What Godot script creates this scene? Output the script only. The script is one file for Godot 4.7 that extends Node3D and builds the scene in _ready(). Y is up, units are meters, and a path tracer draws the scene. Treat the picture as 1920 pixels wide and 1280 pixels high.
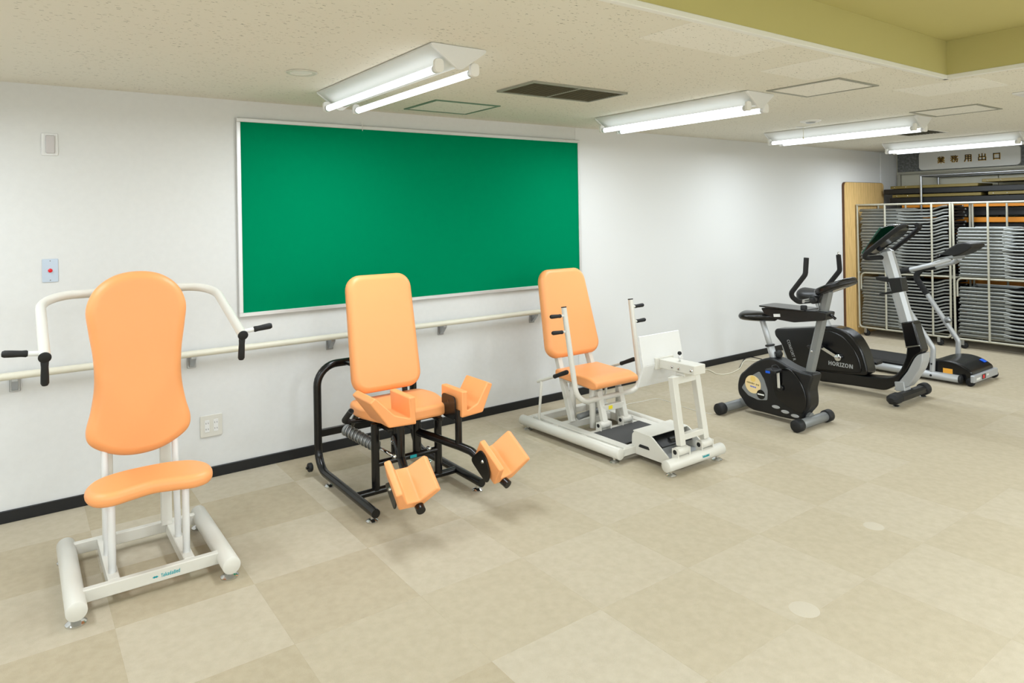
extends Node3D
# World frame: x runs along the long white wall, y is up, z points out of that wall into the room. Metres.

const WHITE_LIGHT := Color(0.92, 0.957, 0.985)
const CEIL := 2.215
const END_X := 9.30
const WEST_X := -3.2
const SOUTH_Z := 8.2

var cam_pos := Vector3(0, 1.5002, 4.2995)
var ax_r: Vector3
var ax_u: Vector3
var ax_f: Vector3
var origin := Vector3.ZERO
var M := {}
var taken := {}


# ---------------------------------------------------------------- mesh buffer
class MB:
	var v := PackedVector3Array()
	var n := PackedVector3Array()
	var ix := PackedInt32Array()

	func tri(a: Vector3, b: Vector3, c: Vector3, na: Vector3, nb: Vector3, nc: Vector3) -> void:
		var g := (b - a).cross(c - a)
		var k := v.size()
		v.append(a); v.append(b); v.append(c)
		n.append(na); n.append(nb); n.append(nc)
		if g.dot(na + nb + nc) > 0.0:
			ix.append(k); ix.append(k + 2); ix.append(k + 1)
		else:
			ix.append(k); ix.append(k + 1); ix.append(k + 2)

	func quad(a: Vector3, b: Vector3, c: Vector3, d: Vector3, na: Vector3, nb: Vector3, nc: Vector3, nd: Vector3) -> void:
		tri(a, b, c, na, nb, nc)
		tri(a, c, d, na, nc, nd)

	func flat(a: Vector3, b: Vector3, c: Vector3, d: Vector3, out: Vector3) -> void:
		var g := (b - a).cross(c - a)
		if g.length() < 1e-12:
			g = (c - a).cross(d - a)
		g = g.normalized()
		if g.dot(out) < 0.0:
			g = -g
		quad(a, b, c, d, g, g, g, g)


func mb() -> MB:
	return MB.new()


# tube along a list of points
func tube(m: MB, pts: Array, r: float, seg := 12, caps := true, r2 := -1.0) -> MB:
	var cnt := pts.size()
	var t: Array[Vector3] = []
	for i in cnt:
		var a: Vector3 = pts[max(i - 1, 0)]
		var b: Vector3 = pts[min(i + 1, cnt - 1)]
		t.append((b - a).normalized())
	var up := Vector3.UP if absf(t[0].y) < 0.9 else Vector3.RIGHT
	var s := t[0].cross(up).normalized()
	var rings: Array = []
	var norms: Array = []
	for i in cnt:
		s = (s - t[i] * s.dot(t[i])).normalized()
		var w := t[i].cross(s).normalized()
		var rr := r if r2 < 0.0 else lerpf(r, r2, float(i) / float(cnt - 1))
		var ring := PackedVector3Array()
		var nn := PackedVector3Array()
		for k in seg:
			var ang := TAU * k / seg
			var d := s * cos(ang) + w * sin(ang)
			nn.append(d)
			ring.append(pts[i] + d * rr)
		rings.append(ring)
		norms.append(nn)
	for i in cnt - 1:
		for k in seg:
			var j := (k + 1) % seg
			m.quad(rings[i][k], rings[i][j], rings[i + 1][j], rings[i + 1][k], norms[i][k], norms[i][j], norms[i + 1][j], norms[i + 1][k])
	if caps:
		for e in [0, cnt - 1]:
			var d: Vector3 = -t[0] if e == 0 else t[cnt - 1]
			for k in seg:
				m.tri(pts[e], rings[e][k], rings[e][(k + 1) % seg], d, d, d)
	return m


# round the inner corners of a polyline
func fil(pts: Array, rad: float, steps := 7) -> Array:
	var out: Array = [pts[0]]
	for i in range(1, pts.size() - 1):
		var p: Vector3 = pts[i]
		var a: Vector3 = pts[i - 1]
		var b: Vector3 = pts[i + 1]
		var d0 := (a - p).normalized()
		var d1 := (b - p).normalized()
		var half := d0.angle_to(d1) / 2.0
		var cut: float = rad / maxf(tan(half), 0.05)
		cut = minf(cut, minf(p.distance_to(a) * 0.48, p.distance_to(b) * 0.48))
		var p0 := p + d0 * cut
		var p1 := p + d1 * cut
		for k in steps + 1:
			var u := float(k) / steps
			# rational quadratic that follows a circle
			var w := sin(half)
			var q0 := (1 - u) * (1 - u)
			var q1 := 2 * u * (1 - u) * w
			var q2 := u * u
			out.append((p0 * q0 + p * q1 + p1 * q2) / (q0 + q1 + q2))
	out.append(pts[pts.size() - 1])
	return out


# chamfered bar from a to b; w is across, h is along 'up'
func bar(m: MB, a: Vector3, b: Vector3, w: float, h: float, up := Vector3.UP, ch := 0.003) -> MB:
	var t := (b - a).normalized()
	if absf(t.dot(up)) > 0.98:
		up = Vector3.BACK
	var s := t.cross(up).normalized()
	var u := s.cross(t).normalized()
	var x := w / 2.0
	var y := h / 2.0
	var c := minf(ch, minf(x, y) * 0.6)
	var sec: Array[Vector2] = [Vector2(x - c, y), Vector2(-x + c, y), Vector2(-x, y - c), Vector2(-x, -y + c), Vector2(-x + c, -y), Vector2(x - c, -y), Vector2(x, -y + c), Vector2(x, y - c)]
	var e0: Array[Vector3] = []
	var e1: Array[Vector3] = []
	var i0: Array[Vector3] = []
	var i1: Array[Vector3] = []
	for p in sec:
		var o := s * p.x + u * p.y
		var inn := s * (p.x * (x - c) / x) + u * (p.y * (y - c) / y)
		e0.append(a + t * c + o)
		e1.append(b - t * c + o)
		i0.append(a + inn)
		i1.append(b + inn)
	for k in 8:
		var j := (k + 1) % 8
		var o := s * (sec[k].x + sec[j].x) + u * (sec[k].y + sec[j].y)
		m.flat(e0[k], e0[j], e1[j], e1[k], o)
		m.flat(i0[k], i0[j], e0[j], e0[k], o - t)
		m.flat(i1[k], i1[j], e1[j], e1[k], o + t)
	for k in range(1, 7):
		m.tri(i0[0], i0[k], i0[k + 1], -t, -t, -t)
		m.tri(i1[0], i1[k], i1[k + 1], t, t, t)
	return m


func box(m: MB, c: Vector3, size: Vector3, ch := 0.003) -> MB:
	return bar(m, c - Vector3(0, 0, size.z / 2), c + Vector3(0, 0, size.z / 2), size.x, size.y, Vector3.UP, ch)


# polygon in the plane (ux, uy) at o, extruded by depth along ux x uy, with rounded rims
func ext(m: MB, poly: PackedVector2Array, o: Vector3, ux: Vector3, uy: Vector3, depth: float, bevel := 0.0, seg := 3, dome := 0.0) -> MB:
	var uz := ux.cross(uy).normalized()
	var cnt := poly.size()
	var area := 0.0
	for i in cnt:
		area += poly[i].cross(poly[(i + 1) % cnt])
	if area < 0.0:
		poly = poly.duplicate()
		poly.reverse()
	var en: Array[Vector2] = []
	for i in cnt:
		var d := (poly[(i + 1) % cnt] - poly[i]).normalized()
		en.append(Vector2(d.y, -d.x))
	var mit: Array[Vector2] = []
	for i in cnt:
		var a := en[(i + cnt - 1) % cnt]
		var b := en[i]
		var q := (a + b)
		q = q.normalized() / maxf(0.45, q.length() / 2.0) if q.length() > 0.05 else b
		mit.append(q)
	var rings: Array = []          # [inset, height, tilt]
	if bevel > 0.0:
		for k in seg + 1:
			var th := PI / 2 * k / seg
			rings.append([bevel * (1 - sin(th)), bevel * (1 - cos(th)), sin(th), -cos(th)])
		for k in seg + 1:
			var th := PI / 2 * (seg - k) / seg
			rings.append([bevel * (1 - sin(th)), depth - bevel * (1 - cos(th)), sin(th), cos(th)])
	else:
		rings = [[0.0, 0.0, 1.0, 0.0], [0.0, depth, 1.0, 0.0]]
	for r in rings.size() - 1:
		var A: Array = rings[r]
		var B: Array = rings[r + 1]
		for i in cnt:
			var j := (i + 1) % cnt
			var n0 := en[i]
			var n1 := en[i]
			var before := en[(i + cnt - 1) % cnt]
			var after := en[j]
			if before.dot(en[i]) > 0.72:
				n0 = (before + en[i]).normalized()
			if after.dot(en[i]) > 0.72:
				n1 = (after + en[i]).normalized()
			var pi0 := poly[i] - mit[i] * float(A[0])
			var pj0 := poly[j] - mit[j] * float(A[0])
			var pi1 := poly[i] - mit[i] * float(B[0])
			var pj1 := poly[j] - mit[j] * float(B[0])
			var f := func(p: Vector2, h: float) -> Vector3: return o + ux * p.x + uy * p.y + uz * h
			var g := func(q: Vector2, R: Array) -> Vector3: return ((ux * q.x + uy * q.y) * float(R[2]) + uz * float(R[3])).normalized()
			m.quad(f.call(pi0, A[1]), f.call(pj0, A[1]), f.call(pj1, B[1]), f.call(pi1, B[1]), g.call(n0, A), g.call(n1, A), g.call(n1, B), g.call(n0, B))
	# caps
	for side in [0, 1]:
		var R: Array = rings[0] if side == 0 else rings[rings.size() - 1]
		var p2 := PackedVector2Array()
		for i in cnt:
			p2.append(poly[i] - mit[i] * float(R[0]))
		var nn := -uz if side == 0 else uz
		if side == 1 and dome > 0.0:
			var cen := Vector2.ZERO
			for p in p2:
				cen += p
			cen /= cnt
			var lv := 6
			for l in lv:
				var s0 := 1.0 - float(l) / lv
				var s1 := 1.0 - float(l + 1) / lv
				var h0 := depth + dome * (1.0 - s0 * s0)
				var h1 := depth + dome * (1.0 - s1 * s1)
				for i in cnt:
					var j := (i + 1) % cnt
					var a2 := cen + (p2[i] - cen) * s0
					var b2 := cen + (p2[j] - cen) * s0
					var c2 := cen + (p2[j] - cen) * s1
					var d2 := cen + (p2[i] - cen) * s1
					var ni := (uz + (ux * (p2[i] - cen).x + uy * (p2[i] - cen).y) * (2.0 * dome * s0 / maxf(0.0004, (p2[i] - cen).length_squared()))).normalized()
					var nj := (uz + (ux * (p2[j] - cen).x + uy * (p2[j] - cen).y) * (2.0 * dome * s0 / maxf(0.0004, (p2[j] - cen).length_squared()))).normalized()
					m.quad(o + ux * a2.x + uy * a2.y + uz * h0, o + ux * b2.x + uy * b2.y + uz * h0, o + ux * c2.x + uy * c2.y + uz * h1, o + ux * d2.x + uy * d2.y + uz * h1, ni, nj, (nj + uz).normalized(), (ni + uz).normalized())
		else:
			var tr := Geometry2D.triangulate_polygon(p2)
			if tr.size() < 3 * (cnt - 2):
				tr = Geometry2D.triangulate_polygon(poly)
			for k in range(0, tr.size(), 3):
				var pa := p2[tr[k]]
				var pb := p2[tr[k + 1]]
				var pc := p2[tr[k + 2]]
				m.tri(o + ux * pa.x + uy * pa.y + uz * float(R[1]), o + ux * pb.x + uy * pb.y + uz * float(R[1]), o + ux * pc.x + uy * pc.y + uz * float(R[1]), nn, nn, nn)
	return m


# profile of (radius, along) swept round an axis
func lathe(m: MB, prof: Array, o: Vector3, axis: Vector3, seg := 20) -> MB:
	var t := axis.normalized()
	var s := t.cross(Vector3.UP if absf(t.y) < 0.9 else Vector3.RIGHT).normalized()
	var w := t.cross(s)
	for i in prof.size() - 1:
		var p: Vector2 = prof[i]
		var q: Vector2 = prof[i + 1]
		var d := (q - p).normalized()
		var nr := Vector2(d.y, -d.x)      # (radial, along) normal
		var n0 := nr
		var n1 := nr
		if i > 0:
			var e: Vector2 = (p - prof[i - 1]).normalized()
			var f := Vector2(e.y, -e.x)
			if f.dot(nr) > 0.7:
				n0 = (f + nr).normalized()
		if i < prof.size() - 2:
			var e: Vector2 = (prof[i + 2] - q).normalized()
			var f := Vector2(e.y, -e.x)
			if f.dot(nr) > 0.7:
				n1 = (f + nr).normalized()
		for k in seg:
			var a0 := TAU * k / seg
			var a1 := TAU * (k + 1) / seg
			var r0 := s * cos(a0) + w * sin(a0)
			var r1 := s * cos(a1) + w * sin(a1)
			m.quad(o + r0 * p.x + t * p.y, o + r1 * p.x + t * p.y, o + r1 * q.x + t * q.y, o + r0 * q.x + t * q.y,
				r0 * n0.x + t * n0.y, r1 * n0.x + t * n0.y, r1 * n1.x + t * n1.y, r0 * n1.x + t * n1.y)
	return m


# solid cylinder with chamfered rims from a to b
func cyl(m: MB, a: Vector3, b: Vector3, r: float, ch := 0.002, seg := 20) -> MB:
	var l := a.distance_to(b)
	return lathe(m, [Vector2(0, 0), Vector2(r - ch, 0), Vector2(r, ch), Vector2(r, l - ch), Vector2(r - ch, l), Vector2(0, l)], a, b - a, seg)


# rubber grip with rounded ends
func grip(m: MB, a: Vector3, b: Vector3, r: float) -> MB:
	var l := a.distance_to(b)
	return lathe(m, [Vector2(0, 0), Vector2(r * 0.8, 0.001), Vector2(r * 1.05, 0.006), Vector2(r * 0.95, l * 0.25), Vector2(r * 1.05, l * 0.6), Vector2(r * 1.08, l - 0.01), Vector2(r * 0.8, l - 0.002), Vector2(0, l)], a, b - a, 16)


# closed rings joined into a smooth skin
func loft(m: MB, rings: Array, caps := true) -> MB:
	var cnt: int = rings[0].size()
	var rows := rings.size()
	var acc: Array = []
	var cen := Vector3.ZERO
	for r in rows:
		var row := PackedVector3Array()
		row.resize(cnt)
		acc.append(row)
	var mids: Array[Vector3] = []
	for r in rows:
		var c := Vector3.ZERO
		for p in rings[r]:
			c += p
		mids.append(c / cnt)
		cen += c / cnt
	for r in rows - 1:
		for k in cnt:
			var j := (k + 1) % cnt
			var g: Vector3 = (rings[r][j] - rings[r][k]).cross(rings[r + 1][k] - rings[r][k])
			var mid: Vector3 = (mids[r] + mids[r + 1]) * 0.5
			if g.dot((rings[r][k] + rings[r + 1][j]) * 0.5 - mid) < 0:
				g = -g
			acc[r][k] += g
			acc[r][j] += g
			acc[r + 1][k] += g
			acc[r + 1][j] += g
	for r in rows - 1:
		for k in cnt:
			var j := (k + 1) % cnt
			m.quad(rings[r][k], rings[r][j], rings[r + 1][j], rings[r + 1][k], acc[r][k].normalized(), acc[r][j].normalized(), acc[r + 1][j].normalized(), acc[r + 1][k].normalized())
	if caps:
		for e in [0, rows - 1]:
			var o: Vector3 = mids[e] - mids[1 if e == 0 else rows - 2]
			o = o.normalized()
			for k in cnt:
				m.tri(mids[e], rings[e][k], rings[e][(k + 1) % cnt], o, o, o)
	return m


func rrect(w: float, h: float, r: float, n := 5) -> PackedVector2Array:
	var out := PackedVector2Array()
	for c in [[1, 1, 0], [-1, 1, 1], [-1, -1, 2], [1, -1, 3]]:
		for k in n + 1:
			var a: float = PI / 2 * (c[2] + float(k) / n)
			out.append(Vector2(c[0] * (w / 2 - r) + r * cos(a), c[1] * (h / 2 - r) + r * sin(a)))
	return out


func circle2(r: float, n := 24, c := Vector2.ZERO, sq := 1.0) -> PackedVector2Array:
	var out := PackedVector2Array()
	for k in n:
		out.append(c + Vector2(cos(TAU * k / n) * r, sin(TAU * k / n) * r * sq))
	return out


# smooth closed curve through points
func curve2(p: Array, n := 6) -> PackedVector2Array:
	var out := PackedVector2Array()
	var c := p.size()
	for i in c:
		var a: Vector2 = p[(i + c - 1) % c]
		var b: Vector2 = p[i]
		var d: Vector2 = p[(i + 1) % c]
		var e: Vector2 = p[(i + 2) % c]
		for k in n:
			out.append(b.cubic_interpolate(d, a, e, float(k) / n))
	return out


# polygon with its corners rounded
func round2(p: Array, r: float, n := 4) -> PackedVector2Array:
	var out := PackedVector2Array()
	var c := p.size()
	for i in c:
		var a: Vector2 = p[(i + c - 1) % c]
		var b: Vector2 = p[i]
		var d: Vector2 = p[(i + 1) % c]
		var cut := minf(r, minf(b.distance_to(a), b.distance_to(d)) * 0.45)
		var p0 := b + (a - b).normalized() * cut
		var p1 := b + (d - b).normalized() * cut
		for k in n + 1:
			var u := float(k) / n
			out.append(p0 * (1 - u) * (1 - u) + b * 2 * u * (1 - u) + p1 * u * u)
	return out


# ---------------------------------------------------------------- nodes
func obj(called: String, m: MB, mat: Material, parent: Node3D = null) -> MeshInstance3D:
	var a := []
	a.resize(Mesh.ARRAY_MAX)
	var vv := m.v.duplicate()
	if origin != Vector3.ZERO:
		for i in vv.size():
			vv[i] -= origin
	a[Mesh.ARRAY_VERTEX] = vv
	a[Mesh.ARRAY_NORMAL] = m.n
	a[Mesh.ARRAY_INDEX] = m.ix
	var mesh := ArrayMesh.new()
	mesh.add_surface_from_arrays(Mesh.PRIMITIVE_TRIANGLES, a)
	mesh.surface_set_material(0, mat)
	var o := MeshInstance3D.new()
	o.mesh = mesh
	if parent:
		o.name = called
		parent.add_child(o, true)
	else:
		o.name = numbered(called)
		o.position = origin
		add_child(o, true)
	return o


func numbered(called: String) -> String:
	if not taken.has(called):
		taken[called] = 0
		return called
	taken[called] += 1
	return "%s_%03d" % [called, taken[called]]


func tag(o: Node3D, label: String, category: String, group := "") -> void:
	o.set_meta("label", label)
	o.set_meta("category", category)
	if group:
		o.set_meta("group", group)


func thing(called: String, at: Vector3, label: String, category: String, group := "") -> Node3D:
	var o := Node3D.new()
	o.name = numbered(called)
	o.position = at
	add_child(o, true)
	tag(o, label, category, group)
	origin = at
	return o


func done() -> void:
	origin = Vector3.ZERO


func struct(called: String, m: MB, mat: Material, parent: Node3D = null) -> MeshInstance3D:
	var o := obj(called, m, mat, parent)
	if parent == null:
		o.set_meta("kind", "structure")
	return o


func lettering(called: String, text: String, size: float, depth: float, mat: Material, parent: Node3D, at: Vector3, right: Vector3, up: Vector3, bold := false, squeeze := 1.0) -> MeshInstance3D:
	var t := TextMesh.new()
	t.text = text
	var f := SystemFont.new()
	f.font_names = PackedStringArray(["Droid Sans"])
	f.font_weight = 700 if bold else 400
	t.font = f
	t.font_size = 32
	t.pixel_size = size / 32.0
	t.depth = depth
	t.material = mat
	var o := MeshInstance3D.new()
	o.mesh = t
	o.name = called
	parent.add_child(o, true)
	o.transform = Transform3D(Basis(right.normalized() * squeeze, up.normalized(), right.cross(up).normalized()), at - origin)
	return o


# ---------------------------------------------------------------- pixel to point (1920 x 1280)
func ray(x: float, y: float) -> Vector3:
	return ax_f + ax_r * ((x - 960.0) / 1290.0) - ax_u * ((y - 403.1) / 1290.0)


func on_x(x: float, y: float, val: float) -> Vector3:
	var d := ray(x, y)
	return cam_pos + d * ((val - cam_pos.x) / d.x)


func on_z(x: float, y: float, val: float) -> Vector3:
	var d := ray(x, y)
	return cam_pos + d * ((val - cam_pos.z) / d.z)


# outline given in pixels, laid on a plane x = val, returned as (z, y)
func side(px: Array, val: float) -> Array:
	var out: Array = []
	for p in px:
		var q := on_x(p[0], p[1], val)
		out.append(Vector2(q.z, q.y))
	return out


# ---------------------------------------------------------------- materials
func mat(c: Color, rough := 0.6, metal := 0.0, spec := 0.5) -> StandardMaterial3D:
	var m := StandardMaterial3D.new()
	m.albedo_color = c
	m.roughness = rough
	m.metallic = metal
	m.metallic_specular = spec
	return m


func noise_tex(freq: float, lo: Color, hi: Color, size := 256, normal := false, seed_ := 1, strength := 4.0) -> NoiseTexture2D:
	var n := FastNoiseLite.new()
	n.seed = seed_
	n.frequency = freq
	n.fractal_octaves = 4
	var t := NoiseTexture2D.new()
	t.width = size
	t.height = size
	t.seamless = true
	t.noise = n
	if normal:
		t.as_normal_map = true
		t.bump_strength = strength
	else:
		var g := Gradient.new()
		g.set_color(0, lo)
		g.set_color(1, hi)
		t.color_ramp = g
	return t


func tri_tex(m: StandardMaterial3D, t: Texture2D, scale: float, world := true) -> void:
	m.albedo_texture = t
	m.uv1_triplanar = true
	m.uv1_world_triplanar = world
	m.uv1_scale = Vector3.ONE * scale


func materials() -> void:
	M.wall = mat(Color(0.86, 0.862, 0.857), 0.8, 0.0, 0.3)
	tri_tex(M.wall, noise_tex(0.06, Color(0.985, 0.985, 0.985), Color(1, 1, 1), 256, false, 3), 1.3)
	M.wall_smooth = mat(Color(0.875, 0.877, 0.875), 0.7, 0.0, 0.3)
	M.end_wall = mat(Color(0.80, 0.79, 0.72), 0.6)
	M.felt = mat(Color(0.56, 0.57, 0.57), 0.95)
	tri_tex(M.felt, noise_tex(0.03, Color(0.62, 0.62, 0.62), Color(1, 1, 1), 256, false, 9), 4.0)
	M.base_black = mat(Color(0.055, 0.062, 0.075), 0.45)
	# ceiling board with short dark fissures
	var im := Image.create(1024, 1024, false, Image.FORMAT_RGB8)
	im.fill(Color(1, 1, 1))
	var rng := RandomNumberGenerator.new()
	rng.seed = 77
	for k in 1500:
		var x := rng.randi_range(4, 1000)
		var y := rng.randi_range(4, 1000)
		var l := rng.randi_range(2, 13)
		var sh := rng.randf_range(0.62, 0.93)
		var w := rng.randi_range(1, 4)
		for q in l:
			im.fill_rect(Rect2i(x + q, y + int(sin(q * 0.5 + k) * 1.6), 1, w), Color(sh, sh, sh * 0.97))
	var it := ImageTexture.create_from_image(im)
	M.ceil = mat(Color(0.885, 0.87, 0.82), 0.9)
	tri_tex(M.ceil, it, 0.9)
	M.ceil_new = mat(Color(0.915, 0.905, 0.87), 0.9)
	tri_tex(M.ceil_new, it, 1.1)
	M.olive = mat(Color(0.735, 0.705, 0.465), 0.85)
	M.trim = mat(Color(0.90, 0.90, 0.88), 0.5)
	# carpet tiles
	var tones := [Color(0.815, 0.775, 0.695), Color(0.808, 0.765, 0.68), Color(0.778, 0.728, 0.632), Color(0.77, 0.72, 0.62), Color(0.793, 0.747, 0.655)]
	var pile := noise_tex(0.35, Color(0.86, 0.86, 0.86), Color(1, 1, 1), 512, false, 21)
	var pile_n := noise_tex(0.42, Color.BLACK, Color.WHITE, 512, true, 22, 3.0)
	M.carpet = []
	for k in tones.size():
		var c := mat(tones[k], 1.0, 0.0, 0.2)
		tri_tex(c, pile, 2.6)
		c.uv1_offset = Vector3(k * 0.17, 0, k * 0.31)
		c.normal_enabled = true
		c.normal_texture = pile_n
		c.normal_scale = 0.5
		var blot := noise_tex(0.012, Color(0.95, 0.945, 0.935), Color(1, 1, 1), 512, false, 30)
		c.detail_enabled = true
		c.detail_blend_mode = BaseMaterial3D.BLEND_MODE_MUL
		c.detail_albedo = blot
		c.detail_uv_layer = BaseMaterial3D.DETAIL_UV_1
		M.carpet.append(c)
	M.mark = mat(Color(0.808, 0.772, 0.70), 1.0, 0.0, 0.2)
	tri_tex(M.mark, pile, 2.6)
	M.grey_base = mat(Color(0.3, 0.28, 0.25), 1.0)
	# vinyl, paints, metals
	M.orange = mat(Color(0.955, 0.645, 0.40), 0.42)
	M.orange.normal_enabled = true
	M.orange.normal_texture = noise_tex(0.25, Color.BLACK, Color.WHITE, 256, true, 5, 1.2)
	M.orange.normal_scale = 0.12
	M.orange.uv1_triplanar = true
	M.orange.uv1_scale = Vector3.ONE * 6.0
	M.cream = mat(Color(0.835, 0.825, 0.79), 0.34)
	M.white = mat(Color(0.88, 0.88, 0.875), 0.4)
	M.housing = mat(Color(0.80, 0.80, 0.78), 0.45)
	M.white_plastic = mat(Color(0.92, 0.915, 0.90), 0.45)
	M.black_paint = mat(Color(0.035, 0.035, 0.038), 0.25)
	M.black = mat(Color(0.05, 0.052, 0.058), 0.45)
	M.black_gloss = mat(Color(0.035, 0.036, 0.042), 0.22)
	M.rubber = mat(Color(0.065, 0.068, 0.075), 0.65)
	M.mat_dark = mat(Color(0.30, 0.30, 0.30), 0.85)
	tri_tex(M.mat_dark, noise_tex(0.4, Color(0.8, 0.8, 0.8), Color(1, 1, 1), 256, false, 11), 6.0)
	M.chrome = mat(Color(0.86, 0.87, 0.88), 0.14, 1.0)
	M.steel = mat(Color(0.66, 0.67, 0.68), 0.35, 1.0)
	M.silver = mat(Color(0.70, 0.71, 0.72), 0.38, 0.35)
	M.silver_dark = mat(Color(0.50, 0.51, 0.51), 0.42, 0.3)
	M.alu = mat(Color(0.86, 0.86, 0.86), 0.38, 0.5)
	M.chair_grey = mat(Color(0.56, 0.57, 0.56), 0.36, 0.3)
	M.chair_black = mat(Color(0.04, 0.04, 0.045), 0.6)
	M.cart = mat(Color(0.70, 0.69, 0.63), 0.45, 0.1)
	M.green = mat(Color(0.0, 0.50, 0.335), 0.95, 0.0, 0.08)
	M.green.normal_enabled = true
	M.green.normal_texture = noise_tex(0.4, Color.BLACK, Color.WHITE, 256, true, 15, 1.0)
	M.green.normal_scale = 0.2
	M.green.uv1_triplanar = true
	M.green.uv1_scale = Vector3.ONE * 8.0
	M.rail = mat(Color(0.85, 0.835, 0.77), 0.4)
	M.plate_metal = mat(Color(0.73, 0.78, 0.84), 0.4, 0.25)
	M.lens = mat(Color(0.76, 0.74, 0.74), 0.35)
	var grain := noise_tex(0.02, Color(0.80, 0.66, 0.42), Color(0.90, 0.76, 0.52), 256, false, 41)
	M.wood = mat(Color(1, 1, 1), 0.5)
	tri_tex(M.wood, grain, 1.5)
	M.wood.uv1_scale = Vector3(6.0, 0.7, 6.0)
	M.wood_edge = mat(Color(0.36, 0.22, 0.10), 0.6)
	M.table_edge = mat(Color(0.80, 0.50, 0.13), 0.45)
	M.table_brown = mat(Color(0.44, 0.38, 0.18), 0.45)
	M.table_top = mat(Color(0.11, 0.115, 0.13), 0.55)
	M.teal = mat(Color(0.0, 0.62, 0.66), 0.5)
	M.red = mat(Color(0.85, 0.06, 0.13), 0.35)
	M.yellow = mat(Color(0.93, 0.85, 0.1), 0.5)
	M.blue = mat(Color(0.05, 0.35, 0.85), 0.4)
	M.pale_orange = mat(Color(0.93, 0.83, 0.62), 0.6)
	M.sun_print = mat(Color(0.93, 0.80, 0.46), 0.6)
	M.amber = mat(Color(0.93, 0.66, 0.22), 0.6)
	M.gold = mat(Color(0.85, 0.66, 0.16), 0.4, 0.4)
	M.ink = mat(Color(0.13, 0.09, 0.03), 0.6)
	M.slot = mat(Color(0.12, 0.12, 0.12), 0.7)
	M.vent = mat(Color(0.42, 0.40, 0.31), 0.6)
	M.duct = mat(Color(0.46, 0.47, 0.47), 0.6, 0.3)
	M.hatch_frame = mat(Color(0.60, 0.60, 0.55), 0.5, 0.2)
	M.hatch_green = mat(Color(0.42, 0.53, 0.45), 0.5, 0.2)
	M.cord = mat(Color(0.88, 0.86, 0.78), 0.5)
	M.sign = mat(Color(0.90, 0.90, 0.88), 0.35)
	M.screen = mat(Color(0.02, 0.02, 0.022), 0.08)
	M.green_edge = mat(Color(0.03, 0.32, 0.24), 0.4)
	M.grey_plastic = mat(Color(0.50, 0.51, 0.51), 0.5)
	M.foam = mat(Color(0.10, 0.10, 0.105), 0.9)
	M.tube_glow = mat(Color(1, 1, 1), 0.4)
	M.tube_glow.emission_enabled = true
	M.tube_glow.emission = WHITE_LIGHT
	M.tube_glow.emission_energy_multiplier = 2.4


# ---------------------------------------------------------------- start
func _ready() -> void:
	setup()
	materials()
	room()
	ceiling_fittings()
	wall_fittings()
	shoulder_press()
	hip_machine()
	leg_press()
	upright_bike()
	comfort_bike()
	treadmill()
	wood_panel()
	chair_carts()
	tables()
	end_wall_things()
	cords()


func setup() -> void:
	var yaw := deg_to_rad(35.95)
	var roll := deg_to_rad(-0.963)
	var f := Vector3(sin(yaw), 0, -cos(yaw))
	var r := Vector3(cos(yaw), 0, sin(yaw))
	var u := Vector3.UP
	ax_f = f
	ax_r = r * cos(roll) + u * sin(roll)
	ax_u = u * cos(roll) - r * sin(roll)
	var cam := Camera3D.new()
	cam.name = "camera"
	cam.projection = Camera3D.PROJECTION_FRUSTUM
	cam.near = 0.05
	cam.far = 60.0
	cam.size = 0.05 * 1280.0 / 1290.0
	cam.frustum_offset = Vector2(0, -0.05 * (640.0 - 403.1) / 1290.0)
	cam.transform = Transform3D(Basis(ax_r, ax_u, -ax_f), cam_pos)
	add_child(cam)
	cam.current = true
	var env := Environment.new()
	env.background_mode = Environment.BG_COLOR
	env.background_color = Color(0.0, 0.0, 0.0)
	env.tonemap_mode = Environment.TONE_MAPPER_LINEAR
	env.tonemap_exposure = 1.0
	env.sdfgi_enabled = true
	env.ssao_enabled = true
	env.ssil_enabled = true
	var we := WorldEnvironment.new()
	we.environment = env
	we.name = "environment"
	add_child(we)


# ---------------------------------------------------------------- room shell
func slab(m: MB, x0: float, x1: float, y0: float, y1: float, z0: float, z1: float) -> MB:
	return box(m, Vector3((x0 + x1) / 2, (y0 + y1) / 2, (z0 + z1) / 2), Vector3(x1 - x0, y1 - y0, z1 - z0), 0.0005)


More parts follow.
